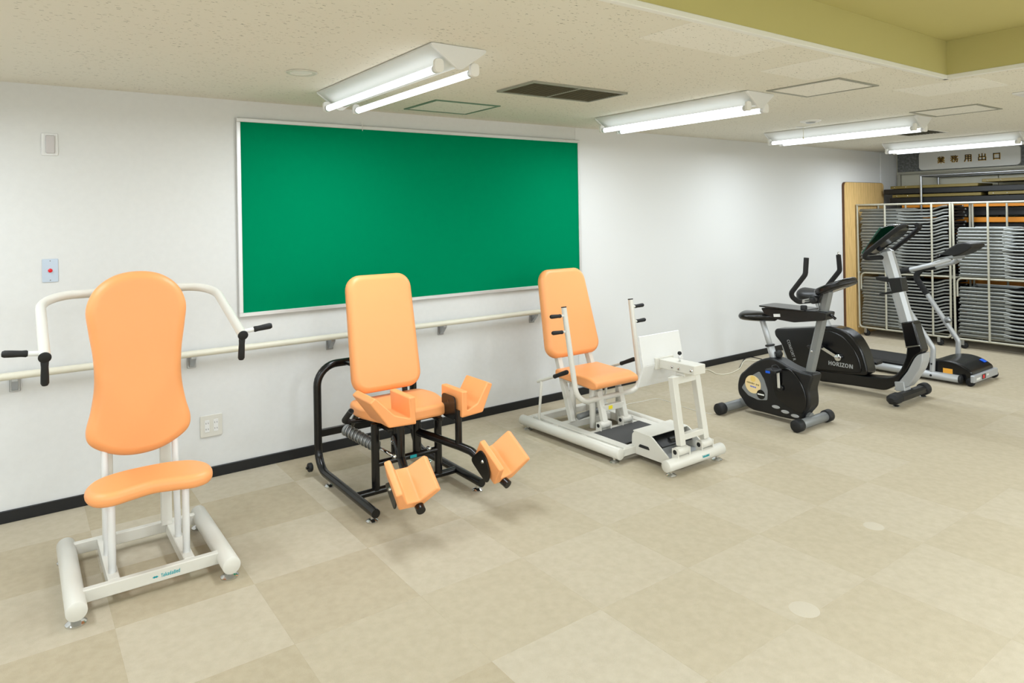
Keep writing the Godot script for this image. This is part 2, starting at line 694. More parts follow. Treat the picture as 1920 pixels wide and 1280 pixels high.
func room() -> void:
	# floor: slab with carpet tiles, 0.5 m grid
	var fl := struct("floor", slab(mb(), WEST_X - 0.1, END_X + 0.1, -0.12, -0.008, -0.1, SOUTH_Z + 0.1), M.grey_base)
	var rng := RandomNumberGenerator.new()
	rng.seed = 5
	var gx := 0.284
	var gz := 0.370
	var meshes := {}
	var rest: Array = []
	for j in range(-1, 17):
		for i in range(-8, 20):
			var x0 := maxf(gx + i * 0.5, WEST_X)
			var x1 := minf(gx + (i + 1) * 0.5, END_X)
			var z0 := maxf(gz + j * 0.5, 0.0)
			var z1 := minf(gz + (j + 1) * 0.5, SOUTH_Z)
			if x1 - x0 < 0.02 or z1 - z0 < 0.02:
				continue
			var odd := posmod(i + j, 2)
			var tone: int = rng.randi_range(0, 1) if odd == 0 else rng.randi_range(2, 3)
			if rng.randf() < 0.15 or (x0 > 1.7 and odd == 1):
				tone = 4
			elif x0 > 1.7:
				tone = 1
			var size := Vector3(x1 - x0, 0.008, z1 - z0)
			var c := Vector3((x0 + x1) / 2, -0.004, (z0 + z1) / 2)
			var seen := i >= -2 and z0 < 4.2 and not (x1 < 0.0 and z0 > 2.6)
			if not seen:
				rest.append([c, size])
				continue
			var key := "%d_%d_%d" % [tone, roundi(size.x * 1000), roundi(size.z * 1000)]
			if not meshes.has(key):
				var t := obj("carpet_tile", box(mb(), Vector3.ZERO, size, 0.0003), M.carpet[tone], fl)
				t.position = c
				meshes[key] = t.mesh
			else:
				var t := MeshInstance3D.new()
				t.mesh = meshes[key]
				t.name = "carpet_tile"
				fl.add_child(t, true)
				t.position = c
	var m := mb()
	for q in rest:
		box(m, q[0], q[1], 0.0003)
	var far_tiles := obj("carpet_tiles_beyond", m, M.carpet[1], fl)
	far_tiles.set_meta("kind", "stuff")
	for q in [[1508.0, 1142.0, 0.055], [1638.0, 986.0, 0.045]]:
		var d := ray(q[0], q[1])
		var pm := cam_pos + d * (-cam_pos.y / d.y)
		obj("pale_round_mark", lathe(mb(), [Vector2(0.0, 0.0006), Vector2(q[2] * 0.9, 0.0006), Vector2(q[2], 0.0)], Vector3(pm.x, 0, pm.z), Vector3.UP, 28), M.mark, fl)
	# walls
	struct("wall_north", slab(mb(), WEST_X - 0.1, 3.775, 0, 2.75, -0.15, 0), M.wall)
	struct("wall_north_east", slab(mb(), 3.775, END_X + 0.1, 0, 2.75, -0.15, 0.003), M.wall_smooth)
	struct("wall_east", slab(mb(), END_X, END_X + 0.15, 0, 2.75, 0.0, SOUTH_Z), M.end_wall)
	struct("wall_west", slab(mb(), WEST_X - 0.15, WEST_X, 0, 2.75, -0.15, SOUTH_Z), M.wall)
	struct("wall_south", slab(mb(), WEST_X - 0.1, END_X + 0.1, 0, 2.75, SOUTH_Z, SOUTH_Z + 0.15), M.wall)
	struct("trim_1", box(mb(), Vector3(8.885, 1.1, 0.010), Vector3(0.06, 2.2, 0.014), 0.003), M.wall_smooth)
	struct("baseboard_north", box(mb(), Vector3((WEST_X + END_X) / 2, 0.031, 0.006), Vector3(END_X - WEST_X, 0.062, 0.012), 0.003), M.base_black)
	struct("baseboard_west", box(mb(), Vector3(WEST_X + 0.006, 0.031, SOUTH_Z / 2), Vector3(0.012, 0.062, SOUTH_Z), 0.003), M.base_black)
	struct("baseboard_south", box(mb(), Vector3((WEST_X + END_X) / 2, 0.031, SOUTH_Z - 0.006), Vector3(END_X - WEST_X, 0.062, 0.012), 0.003), M.base_black)
	# ceiling with a raised well
	var rx0 := -2.4
	var rx1 := 4.138
	var rz0 := 2.659
	var rz1 := 3.9
	m = mb()
	slab(m, WEST_X - 0.1, END_X + 0.1, CEIL, CEIL + 0.03, -0.1, 1.075)
	slab(m, WEST_X - 0.1, END_X + 0.1, CEIL, CEIL + 0.03, 1.495, rz0 - 0.008)
	slab(m, WEST_X - 0.1, 2.257, CEIL, CEIL + 0.03, 1.075, 1.495)
	slab(m, 2.948, 6.667, CEIL, CEIL + 0.03, 1.075, 1.495)
	slab(m, 7.093, END_X + 0.1, CEIL, CEIL + 0.03, 1.075, 1.495)
	slab(m, 2.257, 2.948, CEIL, CEIL + 0.03, 1.405, 1.495)
	slab(m, 6.667, 7.093, CEIL, CEIL + 0.03, 1.075, 1.137)
	slab(m, WEST_X - 0.1, END_X + 0.1, CEIL, CEIL + 0.03, rz1 + 0.008, SOUTH_Z + 0.1)
	slab(m, WEST_X - 0.1, rx0 - 0.008, CEIL, CEIL + 0.03, rz0 - 0.008, rz1 + 0.008)
	slab(m, rx1 + 0.008, END_X + 0.1, CEIL, CEIL + 0.03, rz0 - 0.008, rz1 + 0.008)
	var ce := struct("ceiling", m, M.ceil)
	var top := CEIL + 0.195
	m = mb()
	slab(m, rx0 - 0.02, rx0, CEIL, top, rz0, rz1)
	slab(m, rx1, rx1 + 0.02, CEIL, top, rz0, rz1)
	slab(m, rx0 - 0.02, rx1 + 0.02, CEIL, top, rz0 - 0.02, rz0)
	slab(m, rx0 - 0.02, rx1 + 0.02, CEIL, top, rz1, rz1 + 0.02)
	obj("well_side", m, M.olive, ce)
	obj("well_top", slab(mb(), rx0 - 0.05, rx1 + 0.05, top, top + 0.05, rz0 - 0.05, rz1 + 0.05), M.olive, ce)
	# roof above the ceiling
	struct("ceiling_slab", slab(mb(), WEST_X - 0.2, END_X + 0.2, 2.72, 2.85, -0.2, SOUTH_Z + 0.2), M.end_wall)
	# white edge trim of the well
	struct("trim_2", box(mb(), Vector3((rx0 + rx1) / 2, CEIL - 0.001, rz0 - 0.011), Vector3(rx1 - rx0 + 0.05, 0.022, 0.028), 0.002), M.trim)
	struct("trim_3", box(mb(), Vector3(rx1 + 0.011, CEIL - 0.001, (rz0 + rz1) / 2), Vector3(0.028, 0.022, rz1 - rz0 + 0.05), 0.002), M.trim)
	# replaced, paler boards
	for q in [[2.08, 2.71, 2.335, 2.63], [3.1, 3.55, 2.2, 2.6], [4.3, 4.75, 2.30, 2.75]]:
		obj("ceiling_board", slab(mb(), q[0], q[1], CEIL - 0.002, CEIL + 0.002, q[2], q[3]), M.ceil_new, ce)


# ---------------------------------------------------------------- ceiling things
func light_fitting(x: float, z0: float, z1: float, label: String, power := 1.0) -> void:
	var c := Vector3(x, CEIL, (z0 + z1) / 2)
	var t := thing("fluorescent_light", c, label, "light", "twin tube ceiling lights")
	var half := 0.135
	var zm := z1 - z0
	# shallow inverted-triangle housing
	var sec := round2([Vector2(-half, -0.001), Vector2(half, -0.001), Vector2(half, -0.010), Vector2(0.028, -0.078), Vector2(-0.028, -0.078), Vector2(-half, -0.010)], 0.006, 2)
	obj("housing", ext(mb(), sec, Vector3(x, CEIL, z0 + 0.004), Vector3.RIGHT, Vector3.UP, zm - 0.008, 0.0), M.housing, t)
	for e in [z0, z1]:
		var sgn := 1.0 if e == z1 else -1.0
		var pl := round2([Vector2(-half, 0.0), Vector2(half, 0.0), Vector2(half, -0.012), Vector2(0.012, -0.098), Vector2(-0.012, -0.098), Vector2(-half, -0.012)], 0.006, 2)
		obj("end_plate", ext(mb(), pl, Vector3(x, CEIL - 0.001, e - 0.006), Vector3.RIGHT, Vector3.UP, 0.012, 0.002, 2), M.white, t)
		for s in [-1.0, 1.0]:
			# lamp holder
			var hp := round2([Vector2(-0.022, 0.03), Vector2(0.022, 0.03), Vector2(0.022, -0.028), Vector2(-0.022, -0.028)], 0.02, 4)
			obj("lamp_holder", ext(mb(), hp, Vector3(x + s * 0.088, CEIL - 0.088, e - sgn * 0.022 - 0.009), Vector3.RIGHT, Vector3.UP, 0.018, 0.003, 2), M.white_plastic, t)
	for s in [-1.0, 1.0]:
		var a := Vector3(x + s * 0.088, CEIL - 0.098, z0 + 0.032)
		var b := Vector3(x + s * 0.088, CEIL - 0.098, z1 - 0.032)
		var tb := obj("lamp_tube", cyl(mb(), a, b, 0.0165, 0.003, 16), M.tube_glow, t)
		for e in [a, b]:
			var d: Vector3 = (b - a).normalized() * (0.022 if e == a else -0.022)
			obj("tube_cap", cyl(mb(), e, e + d, 0.0172, 0.002, 16), M.alu, tb)
		var al := AreaLight3D.new()
		al.name = "lamp_glow"
		al.area_size = Vector2(0.03, zm - 0.12)
		al.area_normalize_energy = true
		al.light_color = WHITE_LIGHT
		al.light_energy = 1.78 * power
		al.area_range = 30.0
		al.area_attenuation = 2.0
		al.shadow_enabled = true
		t.add_child(al, true)
		al.transform = Transform3D(Basis(Vector3.RIGHT, -PI / 2), Vector3(s * 0.088, -0.098 - 0.020, 0))
	done()


func ceiling_fittings() -> void:
	light_fitting(1.53, 0.525, 1.83, "twin tube ceiling light above the green board, beside the round recessed downlight", 0.62)
	light_fitting(3.65, 0.525, 1.83, "twin tube ceiling light between the dark ceiling grille and a framed hatch", 0.62)
	light_fitting(5.72, 0.56, 1.86, "twin tube ceiling light beside the round smoke detector", 0.62)
	light_fitting(7.85, 0.59, 1.86, "twin tube ceiling light nearest the exit sign", 0.8)
	light_fitting(-0.57, 0.525, 1.83, "twin tube ceiling light in the wall row, next past the wall sensor", 0.62)
	light_fitting(-2.65, 0.525, 1.83, "twin tube ceiling light in the wall row, last before the west wall", 0.62)
	var nth := ["first", "second", "third", "fourth", "fifth", "sixth"]
	var k := 0
	for x in [-2.65, -0.57, 1.53, 3.65, 5.72, 7.85]:
		var w := 1.45 if k < 5 else 1.15  # last middle-row lamp is unseen, added to lighten the far end of the wall
		light_fitting(x, 4.45, 5.75, "twin tube ceiling light in the middle row, %s from the west wall" % nth[k], w)
		if k < 5:
			light_fitting(x, 6.65, 7.95, "twin tube ceiling light in the row opposite the green board, %s from the west wall" % nth[k], w)
		k += 1
	# downlight
	var p := Vector3(1.15, CEIL, 0.985)
	var t := thing("downlight", p, "small round recessed downlight, switched off, left of a tube light", "light")
	obj("ring", lathe(mb(), [Vector2(0.052, 0.001), Vector2(0.072, 0.0), Vector2(0.075, -0.004), Vector2(0.070, -0.007), Vector2(0.054, -0.006), Vector2(0.050, 0.0)], p, Vector3.UP, 28), M.cream, t)
	obj("reflector", lathe(mb(), [Vector2(0.051, -0.002), Vector2(0.046, -0.004), Vector2(0.034, -0.0035), Vector2(0.0, -0.003)], p, Vector3.UP, 28), M.white_plastic, t)
	done()
	p = Vector3(5.18, CEIL, 1.25)
	t = thing("smoke_detector", p, "round white ceiling smoke detector beside a tube light", "detector")
	obj("base", lathe(mb(), [Vector2(0, -0.012), Vector2(0.06, -0.012), Vector2(0.078, -0.006), Vector2(0.08, 0.0)], p, Vector3.UP, 28), M.white_plastic, t)
	obj("sensor_grille", lathe(mb(), [Vector2(0, -0.021), Vector2(0.03, -0.02), Vector2(0.04, -0.0125)], p, Vector3.UP, 24), M.silver, t)
	done()
	p = Vector3(5.49, CEIL, 1.0)
	t = thing("ceiling_hook_plate", p, "small round ceiling plate with a pull cord hanging down", "plate")
	obj("plate", lathe(mb(), [Vector2(0, -0.008), Vector2(0.05, -0.008), Vector2(0.06, 0.0)], p, Vector3.UP, 24), M.cream, t)
	obj("pull_cord", tube(mb(), [p, p + Vector3(0.0, -0.09, 0.0)], 0.002, 6), M.cord, t)
	obj("cord_knob", lathe(mb(), [Vector2(0, -0.012), Vector2(0.006, -0.008), Vector2(0.006, 0.004), Vector2(0, 0.01)], p + Vector3(0, -0.095, 0), Vector3.UP, 10), M.cord, t)
	done()
	# hatches
	hatch("ceiling_hatch", 2.10, 2.585, 0.205, 0.63, M.hatch_green, "square ceiling hatch with a green tinted metal frame")
	hatch("ceiling_hatch", 3.63, 4.06, 1.885, 2.335, M.hatch_frame, "square ceiling hatch with a grey frame near the well corner")
	hatch("ceiling_hatch", 5.40, 5.84, 1.90, 2.35, M.hatch_frame, "square ceiling hatch with a grey frame behind the smoke detector")
	# grilles
	vent("ceiling_grille", 2.25, 2.955, 1.068, 1.412, true, "large dark double ceiling air grille with fine slats")
	vent("ceiling_grille", 6.66, 7.10, 1.13, 1.50, false, "small ceiling air grille with a pale frame near the exit sign")
	# square white diffuser past the well corner
	p = Vector3(5.3, CEIL, 2.86)
	t = thing("ceiling_panel", p, "white square ceiling panel beyond the raised well corner", "panel")
	obj("panel", box(mb(), p + Vector3(0, -0.006, 0), Vector3(0.42, 0.012, 0.42), 0.003), M.white, t)
	obj("inner_panel", box(mb(), p + Vector3(0, -0.014, 0), Vector3(0.30, 0.006, 0.30), 0.002), M.trim, t)
	done()


func hatch(called: String, x0: float, x1: float, z0: float, z1: float, m: Material, label: String) -> void:
	var p := Vector3((x0 + x1) / 2, CEIL, (z0 + z1) / 2)
	var t := thing(called, p, label, "hatch")
	obj("panel", slab(mb(), x0 + 0.012, x1 - 0.012, CEIL - 0.003, CEIL + 0.002, z0 + 0.012, z1 - 0.012), M.ceil_new, t)
	for q in [[x0, x1, z0, z0 + 0.020], [x0, x1, z1 - 0.020, z1], [x0, x0 + 0.020, z0 + 0.020, z1 - 0.020], [x1 - 0.020, x1, z0 + 0.020, z1 - 0.020]]:
		obj("frame_strip", slab(mb(), q[0], q[1], CEIL - 0.006, CEIL + 0.001, q[2], q[3]), m, t)
	done()


func vent(called: String, x0: float, x1: float, z0: float, z1: float, two: bool, label: String) -> void:
	var p := Vector3((x0 + x1) / 2, CEIL, (z0 + z1) / 2)
	var t := thing(called, p, label, "grille")
	var fm: Material = M.hatch_frame if two else M.cream
	# sheet metal duct rising above the opening
	var d := mb()
	var yt := CEIL + 0.34
	slab(d, x0 - 0.01, x1 + 0.01, yt, yt + 0.01, z0 - 0.01, z1 + 0.01)
	slab(d, x0 - 0.01, x0, CEIL + 0.031, yt, z0 - 0.01, z1 + 0.01)
	slab(d, x1, x1 + 0.01, CEIL + 0.031, yt, z0 - 0.01, z1 + 0.01)
	slab(d, x0, x1, CEIL + 0.031, yt, z0 - 0.01, z0)
	slab(d, x0, x1, CEIL + 0.031, yt, z1, z1 + 0.01)
	obj("duct", d, M.duct, t)
	for q in [[x0, x1, z0, z0 + 0.016], [x0, x1, z1 - 0.016, z1], [x0, x0 + 0.016, z0 + 0.016, z1 - 0.016], [x1 - 0.016, x1, z0 + 0.016, z1 - 0.016]]:
		obj("frame_strip", slab(mb(), q[0], q[1], CEIL - 0.012, CEIL + 0.001, q[2], q[3]), fm, t)
	if two:
		obj("mullion", slab(mb(), p.x - 0.006, p.x + 0.006, CEIL - 0.011, CEIL, z0 + 0.016, z1 - 0.016), fm, t)
	var n := 17 if two else 12
	for k in n:
		var z := lerpf(z0 + 0.024, z1 - 0.024, float(k) / (n - 1))
		obj("slat", bar(mb(), Vector3(x0 + 0.016, CEIL - 0.006, z), Vector3(x1 - 0.016, CEIL - 0.006, z), 0.011, 0.0022, Vector3(0, 0.8, 0.6), 0.0005), M.vent, t)
	done()


# ---------------------------------------------------------------- wall things
func wall_fittings() -> void:
	# green board
	var x0 := 1.084
	var x1 := 3.809
	var y0 := 0.9175
	var y1 := 2.1095
	var c := Vector3((x0 + x1) / 2, y0, 0)
	var t := thing("notice_board", c, "wide green felt notice board with aluminium frame on the white wall", "notice board")
	obj("panel", slab(mb(), x0 + 0.005, x1 - 0.005, y0 + 0.005, y1 - 0.005, 0.004, 0.016), M.green, t)
	for q in [[x0, x1, y0, y0 + 0.024], [x0, x1, y1 - 0.024, y1], [x0, x0 + 0.024, y0 + 0.024, y1 - 0.024], [x1 - 0.024, x1, y0 + 0.024, y1 - 0.024]]:
		obj("frame_strip", box(mb(), Vector3((q[0] + q[1]) / 2, (q[2] + q[3]) / 2, 0.014), Vector3(q[1] - q[0], q[3] - q[2], 0.022), 0.003), M.alu, t)
	obj("hook", tube(mb(), [Vector3(1.885, 2.135, 0.016), Vector3(1.885, 2.10, 0.028), Vector3(1.885, 2.075, 0.026)], 0.0025, 6), M.white, t)
	done()
	# handrail
	t = thing("handrail", Vector3(0.5, 0.74, 0.06), "cream handrail tube running along the wall on metal brackets", "handrail")
	obj("rail", tube(mb(), [Vector3(WEST_X + 0.02, 0.742, 0.062), Vector3(3.345, 0.742, 0.062)], 0.019, 16), M.rail, t)
	obj("rail_end", tube(mb(), fil([Vector3(3.345, 0.742, 0.062), Vector3(3.385, 0.742, 0.062), Vector3(3.385, 0.742, 0.012)], 0.03), 0.019, 16), M.rail, t)
	for k in range(-3, 5):
		var x := -0.004 + k * 0.8235
		if x < WEST_X + 0.1:
			continue
		var m := mb()
		box(m, Vector3(x, 0.690, 0.005), Vector3(0.046, 0.075, 0.01), 0.002)
		ext(m, PackedVector2Array([Vector2(0.004, 0.655), Vector2(0.030, 0.672), Vector2(0.072, 0.715), Vector2(0.072, 0.727), Vector2(0.004, 0.727)]), Vector3(x + 0.014, 0, 0), Vector3(0, 0, 1), Vector3(0, 1, 0), 0.028, 0.002, 2)
		var br := obj("bracket", m, M.steel, t)
		obj("screw", cyl(mb(), Vector3(x - 0.008, 0.704, 0.0095), Vector3(x - 0.008, 0.704, 0.0125), 0.004, 0.001, 10), M.silver_dark, br)
	done()
	# wall plates
	t = thing("wall_sensor", Vector3(0.159, 1.907, 0), "white rectangular wall sensor plate above the red call button", "sensor")
	obj("plate", ext(mb(), rrect(0.072, 0.116, 0.006, 3), Vector3(0.159, 1.907, 0.0), Vector3.RIGHT, Vector3.UP, 0.008, 0.003, 2), M.white, t)
	obj("lens", ext(mb(), rrect(0.040, 0.094, 0.006, 3), Vector3(0.161, 1.907, 0.007), Vector3.RIGHT, Vector3.UP, 0.012, 0.005, 3), M.lens, t)
	done()
	t = thing("call_button", Vector3(0.1525, 1.253, 0), "brushed metal wall plate with a round red call button", "button")
	obj("plate", ext(mb(), rrect(0.070, 0.120, 0.004, 3), Vector3(0.1525, 1.253, 0), Vector3.RIGHT, Vector3.UP, 0.005, 0.0015, 2), M.plate_metal, t)
	var bt := obj("button", lathe(mb(), [Vector2(0, 0.012), Vector2(0.005, 0.0115), Vector2(0.0095, 0.009), Vector2(0.0105, 0.0)], Vector3(0.1525, 1.253, 0.004), Vector3(0, 0, -1) * -1, 20), M.red, t)
	bt.set_meta("label", "round red push button")
	for s in [-1.0, 1.0]:
		obj("screw", cyl(mb(), Vector3(0.1525, 1.253 + s * 0.050, 0.004), Vector3(0.1525, 1.253 + s * 0.050, 0.0065), 0.0028, 0.0005, 10), M.silver_dark, t)
	done()
	t = thing("power_outlet", Vector3(0.921, 0.302, 0), "cream double power outlet low on the wall beside the shoulder press chair", "outlet")
	obj("plate", ext(mb(), rrect(0.122, 0.126, 0.007, 3), Vector3(0.921, 0.302, 0), Vector3.RIGHT, Vector3.UP, 0.008, 0.003, 2), M.cream, t)
	for s in [-1.0, 1.0]:
		var so := obj("socket", ext(mb(), rrect(0.026, 0.070, 0.003, 2), Vector3(0.921 + s * 0.024, 0.302, 0.007), Vector3.RIGHT, Vector3.UP, 0.003, 0.001, 2), M.white, t)
		for r in [-1.0, 1.0]:
			for q in [-1.0, 1.0]:
				obj("slot", box(mb(), Vector3(0.921 + s * 0.024 + q * 0.006, 0.302 + r * 0.017, 0.0098), Vector3(0.0022, 0.009, 0.001), 0.0002), M.slot, so)
	done()


func feet(t: Node3D, spots: Array, top: float, r := 0.028) -> void:
	for s in spots:
		var p: Vector3 = s
		obj("foot", lathe(mb(), [Vector2(0, 0), Vector2(r, 0.0), Vector2(r, 0.006), Vector2(r * 0.75, 0.012), Vector2(0.009, 0.016), Vector2(0.009, top), Vector2(0, top)], Vector3(p.x, 0, p.z), Vector3.UP, 24), M.chrome, t)


# ---------------------------------------------------------------- machine one: shoulder press
func shoulder_press() -> void:
	var xc := 0.4435
	var O := Vector3(xc, 0, 0.95)
	var t := thing("shoulder_press_chair", O, "orange padded shoulder press chair with cream frame and overhead arm bar", "exercise machine")
	var at := func(x: float, y: float, z: float) -> Vector3: return Vector3(xc + x, y, z)
	for s in [-1.0, 1.0]:
		obj("base_rail", cyl(mb(), at.call(s * 0.2735, 0.062, 0.635), at.call(s * 0.2735, 0.062, 1.285), 0.036, 0.002, 28), M.cream, t)
	feet(t, [at.call(-0.2735, 0, 0.67), at.call(0.2735, 0, 0.67), at.call(-0.2735, 0, 1.245), at.call(0.2735, 0, 1.245)], 0.03, 0.036)
	var fb := obj("cross_bar", bar(mb(), at.call(-0.25, 0.060, 1.165), at.call(0.25, 0.060, 1.165), 0.03, 0.05), M.cream, t)
	obj("cross_bar", bar(mb(), at.call(-0.25, 0.060, 0.69), at.call(0.25, 0.060, 0.69), 0.03, 0.05), M.cream, t)
	for s in [-1.0, 1.0]:
		obj("side_bar", bar(mb(), at.call(s * 0.138, 0.060, 0.705), at.call(s * 0.138, 0.060, 1.15), 0.042, 0.05), M.cream, t)
		obj("seat_post", cyl(mb(), at.call(s * 0.138, 0.083, 1.085), at.call(s * 0.138, 0.41, 1.085), 0.0145), M.white, t)
		obj("back_post", cyl(mb(), at.call(s * 0.138, 0.083, 0.905), at.call(s * 0.138, 0.72, 0.835), 0.0135), M.white, t)
		obj("rear_post", bar(mb(), at.call(s * 0.118, 0.083, 0.735), at.call(s * 0.118, 1.155, 0.70), 0.045, 0.03), M.cream, t)
		obj("back_brace", bar(mb(), at.call(s * 0.118, 0.95, 0.71), at.call(s * 0.118, 0.95, 0.85), 0.03, 0.03), M.cream, t)
	# seat pad, two lobes at the front
	var plan: Array = []
	for q in [[0.0, 0.965], [0.10, 0.975], [0.185, 1.015], [0.228, 1.09], [0.231, 1.165], [0.205, 1.222], [0.145, 1.243], [0.07, 1.222], [0.0, 1.205], [-0.07, 1.222], [-0.145, 1.243], [-0.205, 1.222], [-0.231, 1.165], [-0.228, 1.09], [-0.185, 1.015], [-0.10, 0.975]]:
		plan.append(Vector2(q[0], -q[1]))
	obj("seat", ext(mb(), curve2(plan, 5), at.call(0, 0.398, 0), Vector3.RIGHT, Vector3.FORWARD, 0.056, 0.026, 5), M.orange, t)
	# backrest
	var half := [[0.0, 1.278], [0.09, 1.262], [0.162, 1.208], [0.197, 1.125], [0.190, 1.03], [0.174, 0.91], [0.172, 0.79], [0.187, 0.685], [0.206, 0.605], [0.196, 0.552], [0.15, 0.513], [0.08, 0.482], [0.0, 0.472]]
	var ol: Array = []
	for k in half.size():
		ol.append(Vector2(half[k][0], half[k][1]))
	for k in range(half.size() - 2, 0, -1):
		ol.append(Vector2(-half[k][0], half[k][1]))
	obj("backrest", ext(mb(), curve2(ol, 5), at.call(0, 0, 0.825), Vector3.RIGHT, Vector3(0, 1, -0.03).normalized(), 0.084, 0.040, 7), M.orange, t)
	# arm bar
	obj("arm_bar", tube(mb(), fil([at.call(-0.355, 1.0, 1.20), at.call(-0.355, 1.178, 0.655), at.call(0.355, 1.178, 0.655), at.call(0.355, 1.0, 1.20)], 0.13, 10), 0.0195, 18), M.cream, t)
	var d := Vector3(0, -0.178, 0.545).normalized()
	for s in [-1.0, 1.0]:
		var e: Vector3 = at.call(s * 0.355, 1.0, 1.20)
		obj("end_cap", cyl(mb(), e - d * 0.002, e + d * 0.006, 0.0215, 0.002, 20), M.rubber, t)
		var st := obj("handle_stub", cyl(mb(), at.call(s * 0.36, 1.012, 1.175), at.call(s * 0.408, 1.017, 1.178), 0.0095), M.white, t)
		obj("grip", grip(mb(), at.call(s * 0.405, 1.017, 1.178), at.call(s * 0.486, 1.026, 1.18), 0.0125), M.rubber, st)
		obj("grip", grip(mb(), at.call(s * 0.355, 0.985, 1.185), at.call(s * 0.355, 0.888, 1.165), 0.013), M.rubber, t)
	# maker's mark
	lettering("logo_text", "TakadaBed", 0.020, 0.001, M.teal, fb, at.call(0.060, 0.0585, 1.1805), Vector3.RIGHT, Vector3.UP, true, 0.68)
	var dm := mb()
	for q in [[0.0, 0.0], [0.008, 0.0]]:
		ext(dm, PackedVector2Array([Vector2(-0.0075, 0), Vector2(0, 0.0045), Vector2(0.0075, 0), Vector2(0, -0.0045)]), at.call(-0.0 + q[0], 0.0585, 1.1802), Vector3.RIGHT, Vector3.UP, 0.0006)
	obj("logo_mark", dm, M.teal, fb)
	done()


# ---------------------------------------------------------------- machine two: hip machine
func channel(axis_from: Vector3, axis_to: Vector3, out: Vector3, up: Vector3, pts: Array, thick: float) -> MB:
	# an open U of three padded boards; pts = inner top, inner bottom, outer bottom, outer top in (out, up)
	var p0: Vector2 = pts[0]
	var p1: Vector2 = pts[1]
	var p2: Vector2 = pts[2]
	var p3: Vector2 = pts[3]
	var i0 := (p0 - p1).normalized()
	var i3 := (p3 - p2).normalized()
	var n0 := Vector2(-i0.y, i0.x)
	if n0.dot(p2 - p1) < 0: n0 = -n0
	var n3 := Vector2(-i3.y, i3.x)
	if n3.dot(p1 - p2) < 0: n3 = -n3
	var b := (p2 - p1).normalized()
	var nb := Vector2(-b.y, b.x)
	if nb.dot(i0) < 0: nb = -nb
	var f1 := p1 + n0 * thick + nb * thick
	var f2 := p2 + n3 * thick + nb * thick
	var poly := round2([p0, p1, p2, p3, p3 + n3 * thick, f2, f1, p0 + n0 * thick], 0.008, 3)
	var len_ := axis_from.distance_to(axis_to)
	var az := (axis_to - axis_from).normalized()
	var m := mb()
	if out.cross(up).dot(az) > 0:
		ext(m, poly, axis_from, out, up, len_, 0.008, 3)
	else:
		ext(m, poly, axis_to, out, up, len_, 0.008, 3)
	return m


